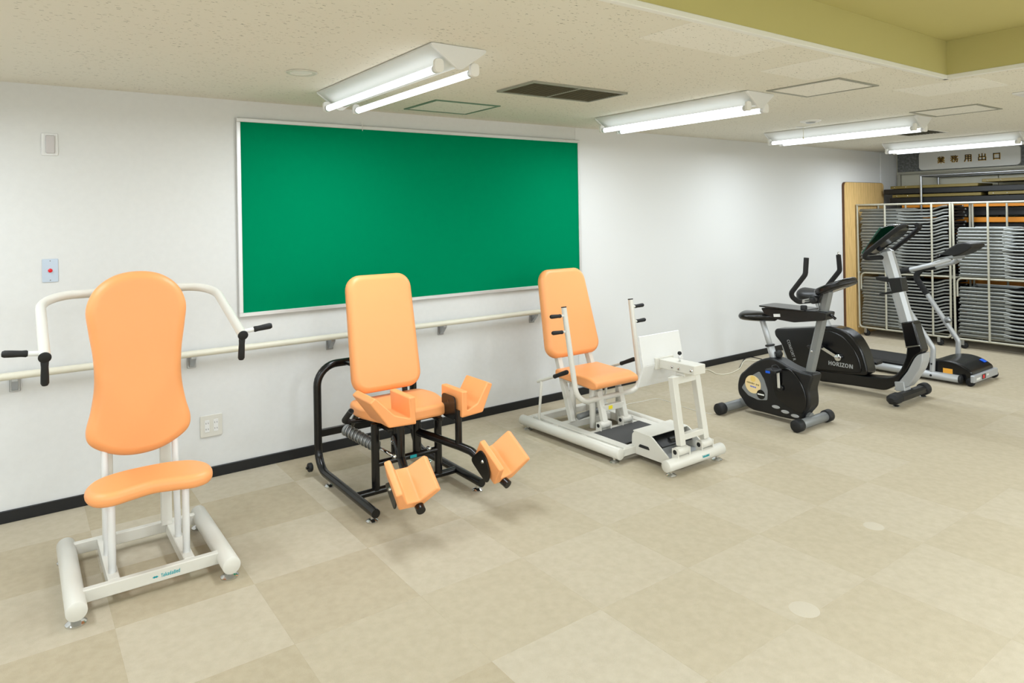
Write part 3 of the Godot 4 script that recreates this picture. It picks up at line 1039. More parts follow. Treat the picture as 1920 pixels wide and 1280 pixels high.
func hip_machine() -> void:
	var xc := 1.725
	var t := thing("hip_exercise_machine", Vector3(xc, 0, 0.8), "orange padded hip exercise machine with black tubular frame and leg cradles", "exercise machine")
	var at := func(x: float, y: float, z: float) -> Vector3: return Vector3(xc + x, y, z)
	obj("frame", tube(mb(), fil([at.call(-0.31, 0.053, 1.175), at.call(-0.31, 0.053, 0.395), at.call(-0.31, 0.645, 0.395), at.call(0.31, 0.645, 0.395), at.call(0.31, 0.053, 0.395), at.call(0.31, 0.053, 1.175)], 0.12, 9), 0.0225, 18), M.black_paint, t)
	obj("rear_bar", bar(mb(), at.call(-0.31, 0.252, 0.395), at.call(0.31, 0.252, 0.395), 0.03, 0.04), M.black_paint, t)
	obj("front_bar", tube(mb(), [at.call(-0.31, 0.053, 0.915), at.call(0.31, 0.053, 0.915)], 0.019, 14), M.black_paint, t)
	feet(t, [at.call(-0.31, 0, 1.13), at.call(0.31, 0, 1.13), at.call(-0.31, 0, 0.57), at.call(0.31, 0, 0.57)], 0.035, 0.03)
	for s in [-1.0, 1.0]:
		var w := obj("transport_wheel", cyl(mb(), at.call(s * 0.335, 0.055, 0.36), at.call(s * 0.36, 0.055, 0.36), 0.026, 0.004, 20), M.rubber, t)
		obj("wheel_bolt", cyl(mb(), at.call(s * 0.36, 0.055, 0.36), at.call(s * 0.372, 0.055, 0.36), 0.008, 0.002, 12), M.black_gloss, w)
		obj("seat_post", tube(mb(), [at.call(s * 0.19, 0.06, 0.915), at.call(s * 0.19, 0.41, 0.915)], 0.0215, 16), M.black_paint, t)
		obj("rear_seat_post", tube(mb(), [at.call(s * 0.12, 0.25, 0.41), at.call(s * 0.12, 0.36, 0.52), at.call(s * 0.12, 0.405, 0.66)], 0.017, 12), M.black_paint, t)
	var mid := obj("middle_bar", tube(mb(), [at.call(-0.19, 0.195, 0.915), at.call(0.19, 0.195, 0.915)], 0.0175, 14), M.black_paint, t)
	obj("maker_label", bar(mb(), at.call(0.005, 0.195, 0.934), at.call(0.045, 0.195, 0.934), 0.003, 0.016), M.teal, mid)
	# seat rails and pad
	for s in [-1.0, 1.0]:
		obj("seat_rail", bar(mb(), at.call(s * 0.15, 0.402, 0.62), at.call(s * 0.15, 0.392, 1.02), 0.03, 0.02), M.black_paint, t)
	obj("seat_rail", bar(mb(), at.call(-0.19, 0.395, 0.915), at.call(0.19, 0.395, 0.915), 0.035, 0.03), M.black_paint, t)
	var plan := [Vector2(-0.16, -1.075), Vector2(0.16, -1.075), Vector2(0.205, -0.98), Vector2(0.248, -0.80), Vector2(0.225, -0.64), Vector2(-0.225, -0.64), Vector2(-0.248, -0.80), Vector2(-0.205, -0.98)]
	obj("seat", ext(mb(), round2(plan, 0.06, 5), at.call(0, 0.405, 0), Vector3.RIGHT, Vector3(0, -0.02, -1).normalized() * -1 * -1, 0.065, 0.02, 4), M.orange, t)
	# backrest, leaning back
	var up := Vector3(0, 0.65, -0.115).normalized()
	var bp := rrect(0.415, 0.665, 0.085, 7)
	for i in bp.size():
		bp[i].x *= 1.0 - 0.03 * (bp[i].y / 0.33)
	obj("backrest", ext(mb(), bp, at.call(0, 0.832, 0.585), Vector3.RIGHT, up, 0.078, 0.036, 7), M.orange, t)
	for s in [-1.0, 1.0]:
		obj("back_support", bar(mb(), at.call(s * 0.135, 0.40, 0.64), at.call(s * 0.135, 0.80, 0.572), 0.03, 0.02), M.black_paint, t)
		obj("back_bracket", bar(mb(), at.call(s * 0.135, 0.645, 0.40), at.call(s * 0.135, 0.645, 0.60), 0.03, 0.02), M.black_paint, t)
	# hand grips beside the seat
	for s in [-1.0, 1.0]:
		var hp := fil([at.call(s * 0.15, 0.40, 0.80), at.call(s * 0.27, 0.405, 0.775), at.call(s * 0.305, 0.412, 0.775), at.call(s * 0.30, 0.485, 0.865)], 0.03, 6)
		var hd := obj("side_handle", tube(mb(), hp, 0.011, 12), M.black_paint, t)
		obj("grip", tube(mb(), fil([at.call(s * 0.275, 0.405, 0.775), at.call(s * 0.305, 0.412, 0.775), at.call(s * 0.30, 0.485, 0.865)], 0.03, 6), 0.0155, 14), M.rubber, hd)
	# resistance cylinder with coils
	var a: Vector3 = at.call(-0.245, 0.325, 0.655)
	var b: Vector3 = at.call(-0.15, 0.262, 0.86)
	var sp := obj("spring_cylinder", cyl(mb(), a, b, 0.026, 0.004, 20), M.silver_dark, t)
	var m := mb()
	var d := (b - a).normalized()
	var sx := d.cross(Vector3.UP).normalized()
	var sy := d.cross(sx)
	var co: Array = []
	for k in 150:
		var u := float(k) / 149.0
		var ang := u * TAU * 10.0
		co.append(a.lerp(b, u) + (sx * cos(ang) + sy * sin(ang)) * 0.029)
	tube(m, co, 0.0045, 6)
	obj("coil", m, M.steel, sp)
	obj("cylinder_mount", lathe(mb(), [Vector2(0, -0.012), Vector2(0.02, -0.012), Vector2(0.03, -0.004), Vector2(0.03, 0.010), Vector2(0.0, 0.012)], a, d, 16), M.grey_plastic, sp)
	obj("piston_rod", cyl(mb(), b, b + d * 0.11, 0.009), M.chrome, sp)
	# pivot columns under the seat
	for s in [-1.0, 1.0]:
		obj("pivot_post", tube(mb(), [at.call(s * 0.065, 0.20, 0.90), at.call(s * 0.065, 0.40, 0.90)], 0.024, 16), M.black_paint, t)
		for yy in [0.228, 0.305]:
			obj("pivot_nut", lathe(mb(), [Vector2(0, 0.022), Vector2(0.008, 0.020), Vector2(0.012, 0.012), Vector2(0.013, 0.0)], at.call(s * 0.105, yy, 0.955), Vector3(0, 0.3, 1), 12), M.chrome, t)
	# swinging leg arms with cradles
	for s in [-1.0, 1.0]:
		var pts := fil([at.call(s * 0.065, 0.315, 0.90), at.call(s * 0.168, 0.285, 1.18), at.call(s * 0.195, 0.272, 1.255), at.call(s * 0.243, 0.165, 1.515)], 0.07, 6)
		var arm := obj("leg_arm", tube(mb(), pts, 0.0215, 16), M.black_paint, t)
		obj("arm_upright", tube(mb(), [at.call(s * 0.168, 0.285, 1.175), at.call(s * 0.168, 0.475, 1.175)], 0.0185, 16), M.black_paint, arm)
		# thigh cradle
		var ux := Vector3(s, 0, 0)
		var uy := Vector3.UP
		var pl := round2([Vector2(1.035, 0.42), Vector2(1.175, 0.42), Vector2(1.175, 0.545), Vector2(1.035, 0.545)], 0.03, 4)
		var plate := obj("thigh_plate", ext(mb(), pl, at.call((0.156 if s > 0 else -0.098), 0, 0), Vector3(0, 0, 1), Vector3.UP, 0.008, 0.002, 2), M.black_paint, t)
		obj("plate_bolt", lathe(mb(), [Vector2(0, 0.010), Vector2(0.010, 0.008), Vector2(0.014, 0.0)], at.call((0.156 if s > 0 else -0.090), 0.51, 1.11), Vector3(-s, 0, 0), 14), M.black_gloss, plate)
		obj("thigh_cradle", channel(at.call(0, 0, 0.995), at.call(0, 0, 1.215), ux, uy, [Vector2(0.170, 0.578), Vector2(0.168, 0.440), Vector2(0.300, 0.448), Vector2(0.365, 0.590)] if s > 0 else [Vector2(0.105, 0.600), Vector2(0.100, 0.460), Vector2(0.250, 0.468), Vector2(0.350, 0.605)], 0.036), M.orange, t)
		# calf cradle: boards slope down along the shin, both the same hand
		var ax := Vector3(0.10 if s > 0 else -0.06, -0.60, 0.79).normalized()
		var ox := (Vector3.RIGHT - ax * ax.x).normalized()
		var oy := ox.cross(ax).normalized()
		if oy.y < 0: oy = -oy
		var o0: Vector3 = at.call(0.232 if s > 0 else -0.262, 0.290, 1.335)
		var o1: Vector3 = o0 + ax * 0.185
		obj("calf_cradle", channel(o0, o1, ox, oy, [Vector2(-0.085, 0.112), Vector2(-0.072, -0.006), Vector2(0.050, -0.012), Vector2(0.122, 0.105)] if s > 0 else [Vector2(-0.108, 0.112), Vector2(-0.062, -0.006), Vector2(0.055, -0.010), Vector2(0.122, 0.092)], 0.031), M.orange, t)
		var pc := round2([Vector2(0.0, -0.03), Vector2(0.16, -0.03), Vector2(0.15, 0.035), Vector2(0.08, 0.085), Vector2(0.03, 0.085)], 0.03, 4)
		var oz := ax.cross(oy)
		var po := 0.086
		if s < 0:
			pc = round2([Vector2(0.02, -0.035), Vector2(0.165, -0.035), Vector2(0.15, 0.02), Vector2(0.05, 0.02)], 0.02, 4)
			po = 0.066
		var cp := obj("calf_plate", ext(mb(), pc, o0 - ox * po - oz * 0.004, ax, oy, 0.008, 0.002, 2), M.black_paint, t)
		obj("plate_bolt", lathe(mb(), [Vector2(0, 0.007), Vector2(0.006, 0.006), Vector2(0.009, 0.0)], o0 - ox * (po + 0.004) + ax * 0.075 + oy * (0.045 if s > 0 else 0.0), -ox, 14), M.chrome, cp)
	done()


# ---------------------------------------------------------------- machine three: leg press
func leg_press() -> void:
	var xc := 3.22
	var t := thing("leg_press_machine", Vector3(xc, 0, 1.0), "orange padded leg press machine with cream frame, upright hand bars and footboard", "exercise machine")
	var at := func(x: float, y: float, z: float) -> Vector3: return Vector3(xc + x, y, z)
	for s in [-1.0, 1.0]:
		obj("base_rail", cyl(mb(), at.call(s * 0.335, 0.062, 0.405), at.call(s * 0.305, 0.062, 1.345), 0.034, 0.002, 24), M.cream, t)
		obj("inner_rail", bar(mb(), at.call(s * 0.245, 0.062, 0.43), at.call(s * 0.235, 0.062, 1.33), 0.06, 0.055), M.cream, t)
		obj("deck_plate", bar(mb(), at.call(s * 0.288, 0.052, 0.43), at.call(s * 0.27, 0.052, 1.32), 0.04, 0.02), M.cream, t)
	for z in [0.44, 0.70, 0.98, 1.31]:
		obj("cross_member", bar(mb(), at.call(-0.30, 0.060, z), at.call(0.30, 0.060, z), 0.05, 0.045), M.cream, t)
	feet(t, [at.call(-0.325, 0, 0.46), at.call(0.325, 0, 0.46), at.call(-0.306, 0, 1.29), at.call(0.306, 0, 1.29), at.call(-0.205, 0, 1.645), at.call(0.205, 0, 1.645)], 0.035, 0.03)
	obj("floor_mat", box(mb(), at.call(0, 0.084, 1.135), Vector3(0.44, 0.008, 0.27), 0.002), M.mat_dark, t)
	obj("front_tube", cyl(mb(), at.call(-0.25, 0.062, 1.645), at.call(0.25, 0.062, 1.645), 0.034, 0.002, 24), M.cream, t)
	lettering("logo_text", "TakadaBed", 0.019, 0.001, M.teal, t, at.call(0.06, 0.066, 1.680), Vector3.RIGHT, Vector3.UP, true, 0.62)
	# foot treadle housing
	for s in [-1.0, 1.0]:
		var prof := round2([Vector2(1.30, 0.035), Vector2(1.61, 0.035), Vector2(1.60, 0.075), Vector2(1.465, 0.168), Vector2(1.33, 0.176), Vector2(1.305, 0.150)], 0.012, 3)
		var o: Vector3 = at.call(s * 0.165 + 0.006, 0, 0)
		var hs := obj("treadle_side", ext(mb(), prof, o, Vector3(0, 0, 1), Vector3.UP, 0.010, 0.002, 2), M.cream, t)
		obj("slot", ext(mb(), round2([Vector2(1.36, 0.085), Vector2(1.45, 0.085), Vector2(1.44, 0.103), Vector2(1.37, 0.103)], 0.006, 2), at.call(s * 0.165 + (0.0085 if s > 0 else -0.0025), 0, 0), Vector3(0, 0, 1), Vector3.UP, 0.004), M.slot, hs)
	obj("treadle_top", bar(mb(), at.call(0, 0.172, 1.315), at.call(0, 0.168, 1.455), 0.34, 0.008), M.cream, t)
	obj("treadle_floor", bar(mb(), at.call(0, 0.05, 1.33), at.call(0, 0.05, 1.61), 0.33, 0.01), M.silver, t)
	obj("treadle_pad", bar(mb(), at.call(0.02, 0.10, 1.50), at.call(0.02, 0.155, 1.40), 0.27, 0.012), M.black, t)
	obj("damper", cyl(mb(), at.call(-0.02, 0.115, 1.47), at.call(0.15, 0.115, 1.47), 0.022), M.black, t)
	# front posts with hinges
	for s in [-1.0, 1.0]:
		obj("front_post", bar(mb(), at.call(s * 0.105, 0.150, 1.635), at.call(s * 0.100, 0.535, 1.575), 0.044, 0.04), M.cream, t)
		var hg := obj("hinge", cyl(mb(), at.call(s * 0.105 - 0.045, 0.122, 1.635), at.call(s * 0.105 + 0.045, 0.122, 1.635), 0.026, 0.003, 20), M.cream, t)
		for e in [-1.0, 1.0]:
			obj("hinge_cap", cyl(mb(), at.call(s * 0.105 + e * 0.045, 0.122, 1.635), at.call(s * 0.105 + e * 0.058, 0.122, 1.635), 0.0135, 0.002, 16), M.rubber, hg)
			obj("hinge_ear", bar(mb(), at.call(s * 0.105 + e * 0.05, 0.075, 1.635), at.call(s * 0.105 + e * 0.05, 0.140, 1.635), 0.010, 0.05), M.cream, hg)
		# rear hinges under the seat
		var h2 := obj("hinge", cyl(mb(), at.call(s * 0.10 - 0.04, 0.118, 0.985), at.call(s * 0.10 + 0.04, 0.118, 0.985), 0.024, 0.003, 20), M.cream, t)
		for e in [-1.0, 1.0]:
			obj("hinge_cap", cyl(mb(), at.call(s * 0.10 + e * 0.04, 0.118, 0.985), at.call(s * 0.10 + e * 0.054, 0.118, 0.985), 0.0125, 0.002, 16), M.rubber, h2)
			obj("hinge_ear", bar(mb(), at.call(s * 0.10 + e * 0.045, 0.075, 0.985), at.call(s * 0.10 + e * 0.045, 0.135, 0.985), 0.010, 0.05), M.cream, h2)
		obj("swing_post", bar(mb(), at.call(s * 0.095, 0.13, 0.985), at.call(s * 0.095, 0.325, 0.93), 0.04, 0.035), M.cream, t)
	obj("post_bridge", bar(mb(), at.call(-0.10, 0.515, 1.577), at.call(0.10, 0.515, 1.577), 0.04, 0.045), M.cream, t)
	obj("post_bridge", bar(mb(), at.call(-0.10, 0.195, 1.628), at.call(0.10, 0.195, 1.628), 0.035, 0.035), M.cream, t)
	var sb := obj("swing_bridge", bar(mb(), at.call(-0.095, 0.215, 0.962), at.call(0.095, 0.215, 0.962), 0.035, 0.04), M.cream, t)
	obj("warning_label", bar(mb(), at.call(-0.05, 0.217, 0.981), at.call(-0.015, 0.217, 0.981), 0.002, 0.024), M.yellow, sb)
	obj("rear_damper", cyl(mb(), at.call(-0.16, 0.135, 0.80), at.call(0.05, 0.15, 0.80), 0.020), M.silver_dark, t)
	# push head and footboard
	obj("push_block", bar(mb(), at.call(0, 0.53, 1.577), at.call(0, 0.56, 1.577), 0.07, 0.07), M.cream, t)
	var hd := obj("push_beam", bar(mb(), at.call(0, 0.583, 1.415), at.call(0, 0.583, 1.695), 0.10, 0.054), M.cream, t)
	for q in [[0.578, 1.53], [0.576, 1.58], [0.58, 1.672]]:
		obj("bolt", lathe(mb(), [Vector2(0, 0.009), Vector2(0.007, 0.008), Vector2(0.010, 0.0)], at.call(-0.05, q[0], q[1]), Vector3(-1, 0, 0), 12), M.chrome, hd)
	var kn := obj("adjust_pin", cyl(mb(), at.call(0.0, 0.608, 1.545), at.call(0.0, 0.648, 1.545), 0.006), M.chrome, hd)
	obj("pin_knob", lathe(mb(), [Vector2(0, 0.0), Vector2(0.011, 0.004), Vector2(0.013, 0.012), Vector2(0.009, 0.02), Vector2(0, 0.023)], at.call(0.0, 0.646, 1.545), Vector3.UP, 14), M.rubber, kn)
	# big upright board, bent below
	obj("footboard", bar(mb(), at.call(0, 0.578, 1.415), at.call(0, 0.755, 1.382), 0.36, 0.014, Vector3(0, 0.3, 1)), M.white, t)
	obj("footboard_lower", bar(mb(), at.call(0, 0.58, 1.415), at.call(0, 0.445, 1.365), 0.36, 0.014, Vector3(0, 0.3, 1)), M.white, t)
	obj("board_bracket", bar(mb(), at.call(0, 0.583, 1.405), at.call(0, 0.583, 1.43), 0.16, 0.07), M.cream, t)
	# U shaped hand bars
	var hb := obj("hand_bar", tube(mb(), fil([at.call(-0.308, 0.888, 0.845), at.call(-0.292, 0.279, 0.945), at.call(0.292, 0.279, 0.945), at.call(0.308, 0.888, 0.845)], 0.10, 9), 0.0175, 16), M.cream, t)
	for s in [-1.0, 1.0]:
		obj("end_cap", cyl(mb(), at.call(s * 0.308, 0.888, 0.845), at.call(s * 0.308, 0.895, 0.844), 0.0185, 0.001, 16), M.rubber, hb)
		for yy in [0.838, 0.735]:
			var zz := lerpf(0.845, 0.93, (0.888 - yy) / 0.563)
			obj("handle_stub", cyl(mb(), at.call(s * 0.305, yy, zz), at.call(s * 0.345, yy, zz), 0.009), M.cream, hb)
			obj("grip", grip(mb(), at.call(s * 0.34, yy, zz), at.call(s * 0.43, yy + 0.003, zz), 0.0125), M.rubber, hb)
	# seat on posts
	for q in [[-0.12, 0.70], [0.12, 0.70], [-0.12, 0.90], [0.12, 0.90]]:
		obj("seat_post", cyl(mb(), at.call(q[0], 0.08, q[1]), at.call(q[0], 0.36, q[1]), 0.021), M.cream, t)
	obj("seat_frame", box(mb(), at.call(0, 0.352, 0.80), Vector3(0.30, 0.02, 0.30), 0.003), M.cream, t)
	var sp := round2([Vector2(0.60, 0.375), Vector2(0.86, 0.362), Vector2(0.98, 0.352), Vector2(1.025, 0.368), Vector2(1.02, 0.405), Vector2(0.95, 0.428), Vector2(0.78, 0.425), Vector2(0.60, 0.432)], 0.025, 4)
	obj("seat", ext(mb(), sp, at.call(-0.195, 0, 0) + Vector3(0.39, 0, 0), Vector3(0, 0, 1), Vector3.UP, 0.39, 0.014, 4), M.orange, t)
	# backrest
	var up := Vector3(0, 0.60, -0.14).normalized()
	var bp := rrect(0.45, 0.625, 0.09, 7)
	for i in bp.size():
		bp[i].x *= 1.0 - 0.10 * (bp[i].y / 0.31)
	obj("backrest", ext(mb(), bp, at.call(0, 0.79, 0.475), Vector3.RIGHT, up, 0.075, 0.035, 7), M.orange, t)
	for s in [-1.0, 1.0]:
		obj("back_post", bar(mb(), at.call(s * 0.155, 0.085, 0.735), at.call(s * 0.13, 0.80, 0.455), 0.035, 0.045), M.cream, t)
		# seat side lever and its stay
		var lv := obj("side_lever", tube(mb(), [at.call(s * 0.31, 0.352, 0.555), at.call(s * 0.31, 0.425, 0.755)], 0.010, 12), M.cream, t)
		obj("grip", grip(mb(), at.call(s * 0.31, 0.417, 0.735), at.call(s * 0.31, 0.474, 0.875), 0.014), M.rubber, lv)
		obj("lever_stay", cyl(mb(), at.call(s * 0.31, 0.075, 0.56), at.call(s * 0.31, 0.372, 0.60), 0.0095), M.cream, t)
	done()


# ---------------------------------------------------------------- upright exercise bike
func upright_bike() -> void:
	var xm := 4.45
	var t := thing("exercise_bike", Vector3(xm, 0, 1.4), "small black and grey upright exercise bike with round cream sticker", "exercise bike")
	var near := xm - 0.062
	var z8 := func(l: Array, val: float) -> Array:
		var px: Array = []
		for q in l:
			px.append([1320.0 + q[0] / 5.3333, 580.0 + q[1] / 5.3333])
		return side(px, val)
	var z7 := func(u: float, v: float, val: float) -> Vector3: return on_x(1320.0 + u / 5.3333, 440.0 + v / 5.3333, val)
	# floor bars
	for q in [[1.075, 4.20, 4.70], [1.655, 4.265, 4.655]]:
		var a := Vector3(q[1], 0.045, q[0])
		var b := Vector3(q[2], 0.045, q[0])
		var fb := obj("floor_bar", cyl(mb(), a, b, 0.033, 0.002, 24), M.silver_dark, t)
		for e in [[a, -1.0], [b, 1.0]]:
			var c: Vector3 = e[0]
			obj("end_cap", cyl(mb(), c - Vector3(e[1] * 0.045, 0, 0), c + Vector3(e[1] * 0.02, 0, 0), 0.042, 0.006, 24), M.rubber, fb)
	obj("frame_tube", tube(mb(), [Vector3(xm, 0.055, 1.08), Vector3(xm, 0.10, 1.35), Vector3(xm, 0.07, 1.65)], 0.03, 14), M.silver_dark, t)
	# housing
	var ol: Array = z8.call([[400, 610], [355, 655], [332, 740], [338, 830], [375, 895], [450, 990], [620, 1040], [790, 1085], [960, 1108], [1000, 1050], [1052, 985], [1058, 900], [1050, 800], [1083, 665], [980, 628], [850, 575], [720, 500], [610, 488], [490, 535]], near)
	obj("housing", ext(mb(), curve2(ol, 4), Vector3(near + 0.124, 0, 0), Vector3(0, 0, 1), Vector3.UP, 0.124, 0.018, 4), M.black, t)
	# raised leaf shaped side cover
	var leaf: Array = z8.call([[690, 620], [840, 590], [960, 720], [1020, 900], [985, 1040], [860, 985], [730, 880], [680, 740]], near - 0.008)
	obj("side_cover", ext(mb(), curve2(leaf, 5), Vector3(near + 0.006, 0, 0), Vector3(0, 0, 1), Vector3.UP, 0.016, 0.007, 3), M.black_gloss, t)
	var ins: Array = z8.call([[552, 618], [440, 680], [375, 780], [440, 858], [540, 905], [632, 908], [635, 810], [600, 700]], near - 0.003)
	var pan := obj("side_panel", ext(mb(), round2(ins, 0.012, 3), Vector3(near + 0.004, 0, 0), Vector3(0, 0, 1), Vector3.UP, 0.007, 0.002, 2), M.grey_plastic, t)
	var lc: Vector2 = z8.call([[488, 748]], near - 0.005)[0]
	var stk := obj("round_sticker", ext(mb(), circle2(0.066, 32, lc), Vector3(near - 0.0028, 0, 0), Vector3(0, 0, 1), Vector3.UP, 0.0012), M.pale_orange, pan)
	# two lines of small print, too fine to read in the photograph
	var l1 := mb()
	var l2 := mb()
	for k in 11:
		if k != 7:
			var zz := lc.x - 0.048 + k * 0.0096
			bar(l1, Vector3(near - 0.0045, lc.y + 0.010 - k * 0.0008, zz - 0.003), Vector3(near - 0.0045, lc.y + 0.010 - k * 0.0008, zz + 0.003), 0.0008, 0.011 if k % 3 else 0.008)
	for k in 6:
		var zz := lc.x - 0.020 + k * 0.0085
		bar(l2, Vector3(near - 0.0045, lc.y - 0.016 - k * 0.0006, zz - 0.003), Vector3(near - 0.0045, lc.y - 0.016 - k * 0.0006, zz + 0.003), 0.0008, 0.011 if k % 2 else 0.008)
	obj("print_line", l1, M.table_brown, stk)
	obj("print_line", l2, M.blue, stk)
	obj("sticker_sun", ext(mb(), circle2(0.022, 20, lc + Vector2(0.002, 0.040)), Vector3(near - 0.0042, 0, 0), Vector3(0, 0, 1), Vector3.UP, 0.0006), M.sun_print, stk)
	var bc: Vector2 = z8.call([[568, 850]], near - 0.005)[0]
	var bd := obj("round_badge", ext(mb(), circle2(0.034, 28, bc), Vector3(near - 0.0028, 0, 0), Vector3(0, 0, 1), Vector3.UP, 0.0018), M.black_gloss, pan)
	obj("badge_strip", bar(mb(), Vector3(near - 0.005, bc.y, bc.x - 0.027), Vector3(near - 0.005, bc.y, bc.x + 0.027), 0.001, 0.010), M.sign, bd)
	for q in [[702, 968], [797, 1018], [898, 1060]]:
		var oc: Vector2 = z8.call([q], near)[0]
		obj("oval_badge", ext(mb(), circle2(0.031, 24, oc, 0.38), Vector3(near + 0.002, 0, 0), Vector3(0, 0, 1), Vector3(0, 1, 0.14).normalized(), 0.006, 0.002, 2), M.silver, t)
	# crank and pedal
	var cp: Vector2 = z8.call([[760, 785]], near - 0.02)[0]
	var hub := obj("crank_hub", cyl(mb(), Vector3(near + 0.01, cp.y, cp.x), Vector3(near - 0.026, cp.y, cp.x), 0.022), M.black, t)
	obj("crank", bar(mb(), Vector3(near - 0.026, cp.y, cp.x - 0.005), Vector3(near - 0.03, cp.y + 0.125, cp.x - 0.008), 0.008, 0.02, Vector3(0, 0, 1)), M.cream, hub)
	var pd := obj("pedal", box(mb(), Vector3(near - 0.075, cp.y + 0.130, cp.x - 0.012), Vector3(0.085, 0.022, 0.085), 0.006), M.black, t)
	obj("pedal_reflector", box(mb(), Vector3(near - 0.118, cp.y + 0.122, cp.x - 0.03), Vector3(0.004, 0.016, 0.035), 0.001), M.blue, pd)
	obj("pedal_strap", tube(mb(), fil([Vector3(near - 0.04, cp.y + 0.13, cp.x + 0.02), Vector3(near - 0.04, cp.y + 0.165, cp.x - 0.01), Vector3(near - 0.11, cp.y + 0.165, cp.x - 0.01), Vector3(near - 0.11, cp.y + 0.13, cp.x + 0.02)], 0.02), 0.004, 6), M.rubber, pd)
	# seat post and saddle
	var s0 := Vector3(xm, 0.415, 1.372)
	var s1 := Vector3(xm, 0.520, 1.338)
	var s2 := Vector3(xm, 0.700, 1.275)
	obj("post_boot", cyl(mb(), Vector3(xm, 0.395, 1.38), Vector3(xm, 0.435, 1.367), 0.042, 0.006), M.black, t)
	var po := obj("seat_post", cyl(mb(), s0, s1, 0.0265), M.silver, t)
	obj("inner_post", cyl(mb(), s1, s2, 0.020), M.silver, po)
	obj("post_collar", cyl(mb(), s1 - Vector3(0, 0.005, 0), s1 + Vector3(0, 0.008, -0.003), 0.034, 0.003), M.rubber, po)
	obj("adjust_knob", lathe(mb(), [Vector2(0, 0), Vector2(0.009, 0.0), Vector2(0.010, 0.02), Vector2(0.026, 0.024), Vector2(0.030, 0.045), Vector2(0.022, 0.056), Vector2(0, 0.058)], Vector3(xm, 0.475, 1.37), Vector3(0.1, -0.25, 1), 10), M.rubber, po)
	var rings: Array = []
	for k in 13:
		var u := float(k) / 12.0
		var z := lerpf(1.112, 1.405, u)
		var w := 0.115 * sqrt(maxf(0.02, 1.0 - pow(absf(u - 0.28) / 0.30, 2.4))) if u < 0.28 else lerpf(0.115, 0.024, smoothstep(0.28, 0.85, u)) * sqrt(maxf(0.03, 1.0 - pow(maxf(0, u - 0.85) / 0.152, 2)))
		var h := 0.033 if u < 0.5 else lerpf(0.033, 0.022, (u - 0.5) * 2)
		if k == 0: h = 0.018
		if k == 12: h = 0.010
		var ring := PackedVector3Array()
		for q in 18:
			var a := TAU * q / 18
			ring.append(Vector3(xm + cos(a) * w, 0.722 + sin(a) * h * (1.0 if sin(a) > 0 else 1.15) + u * 0.008, z))
		rings.append(ring)
	obj("saddle", loft(mb(), rings), M.black_gloss, t)
	# neck post
	var n0 := Vector3(xm, 0.355, 1.64)
	var n1 := Vector3(xm, 0.965, 1.79)
	var nk := obj("neck_post", bar(mb(), n0, n1, 0.046, 0.062, Vector3(0, 0, -1), 0.016), M.silver_dark, t)
	obj("neck_sleeve", ext(mb(), round2(z8.call([[965, 610], [1090, 640], [1092, 672], [1070, 745], [985, 730]], near + 0.02), 0.01, 3), Vector3(near + 0.10, 0, 0), Vector3(0, 0, 1), Vector3.UP, 0.08, 0.006, 2), M.black, t)
	obj("post_screw", cyl(mb(), Vector3(xm - 0.02, 0.53, 1.675), Vector3(xm - 0.03, 0.53, 1.675), 0.008), M.chrome, nk)
	# drinks and magazine tray clamped to the neck
	var tr := round2([Vector2(1.30, 0.795), Vector2(1.33, 0.752), Vector2(1.44, 0.724), Vector2(1.56, 0.718), Vector2(1.70, 0.742), Vector2(1.79, 0.758), Vector2(1.805, 0.812), Vector2(1.70, 0.815), Vector2(1.60, 0.808)], 0.015, 3)
	var ty := obj("tray", ext(mb(), tr, Vector3(xm + 0.055, 0, 0), Vector3(0, 0, 1), Vector3.UP, 0.11, 0.006, 3), M.black, t)
	obj("tray_rim", ext(mb(), rrect(0.36, 0.215, 0.03, 4), Vector3(xm + 0.02, 0.806, 1.475), Vector3(0, 0, 1), Vector3.RIGHT, 0.010, 0.004, 2), M.black_gloss, ty)
	obj("tray_knob", cyl(mb(), Vector3(xm - 0.03, 0.80, 1.625), Vector3(xm - 0.03, 0.842, 1.625), 0.022, 0.004), M.rubber, ty)
	obj("clamp_lever", tube(mb(), [Vector3(xm, 0.80, 1.77), Vector3(xm, 0.792, 1.80), Vector3(xm, 0.768, 1.835)], 0.010, 8), M.black_gloss, ty)
	var pk := obj("tray_insert", bar(mb(), Vector3(xm - 0.058, 0.752, 1.408), Vector3(xm - 0.058, 0.758, 1.46), 0.006, 0.022), M.white, ty)
	pk.set_meta("label", "white paper tab on the tray side")
	# handlebar
	var hb := obj("handlebar", tube(mb(), [Vector3(xm - 0.16, 0.888, 1.70), Vector3(xm + 0.16, 0.888, 1.70)], 0.0125, 12), M.chrome, t)
	for s in [-1.0, 1.0]:
		var pts := fil([Vector3(xm + s * 0.06, 0.886, 1.71), Vector3(xm + s * 0.17, 0.882, 1.67), Vector3(xm + s * 0.215, 0.93, 1.635), Vector3(xm + s * 0.215, 1.075, 1.752), Vector3(xm + s * 0.20, 1.185, 1.752)], 0.045, 6)
		obj("grip_bar", tube(mb(), pts, 0.0165, 14), M.foam, hb)
	obj("grip_button", cyl(mb(), Vector3(xm + 0.20, 1.185, 1.752), Vector3(xm + 0.20, 1.205, 1.752), 0.008), M.chrome, hb)
	obj("bar_clamp", cyl(mb(), Vector3(xm - 0.05, 0.89, 1.70), Vector3(xm + 0.05, 0.89, 1.70), 0.03, 0.006), M.black, hb)
	# console, a tilted disc
	var cu := Vector3(0, 0.42, 1.0).normalized()
	var cn := Vector3(1, 0, 0)
	var co := curve2([Vector2(-0.13, 0), Vector2(-0.10, 0.085), Vector2(0, 0.115), Vector2(0.11, 0.085), Vector2(0.145, 0), Vector2(0.11, -0.085), Vector2(0, -0.115), Vector2(-0.10, -0.085)], 4)
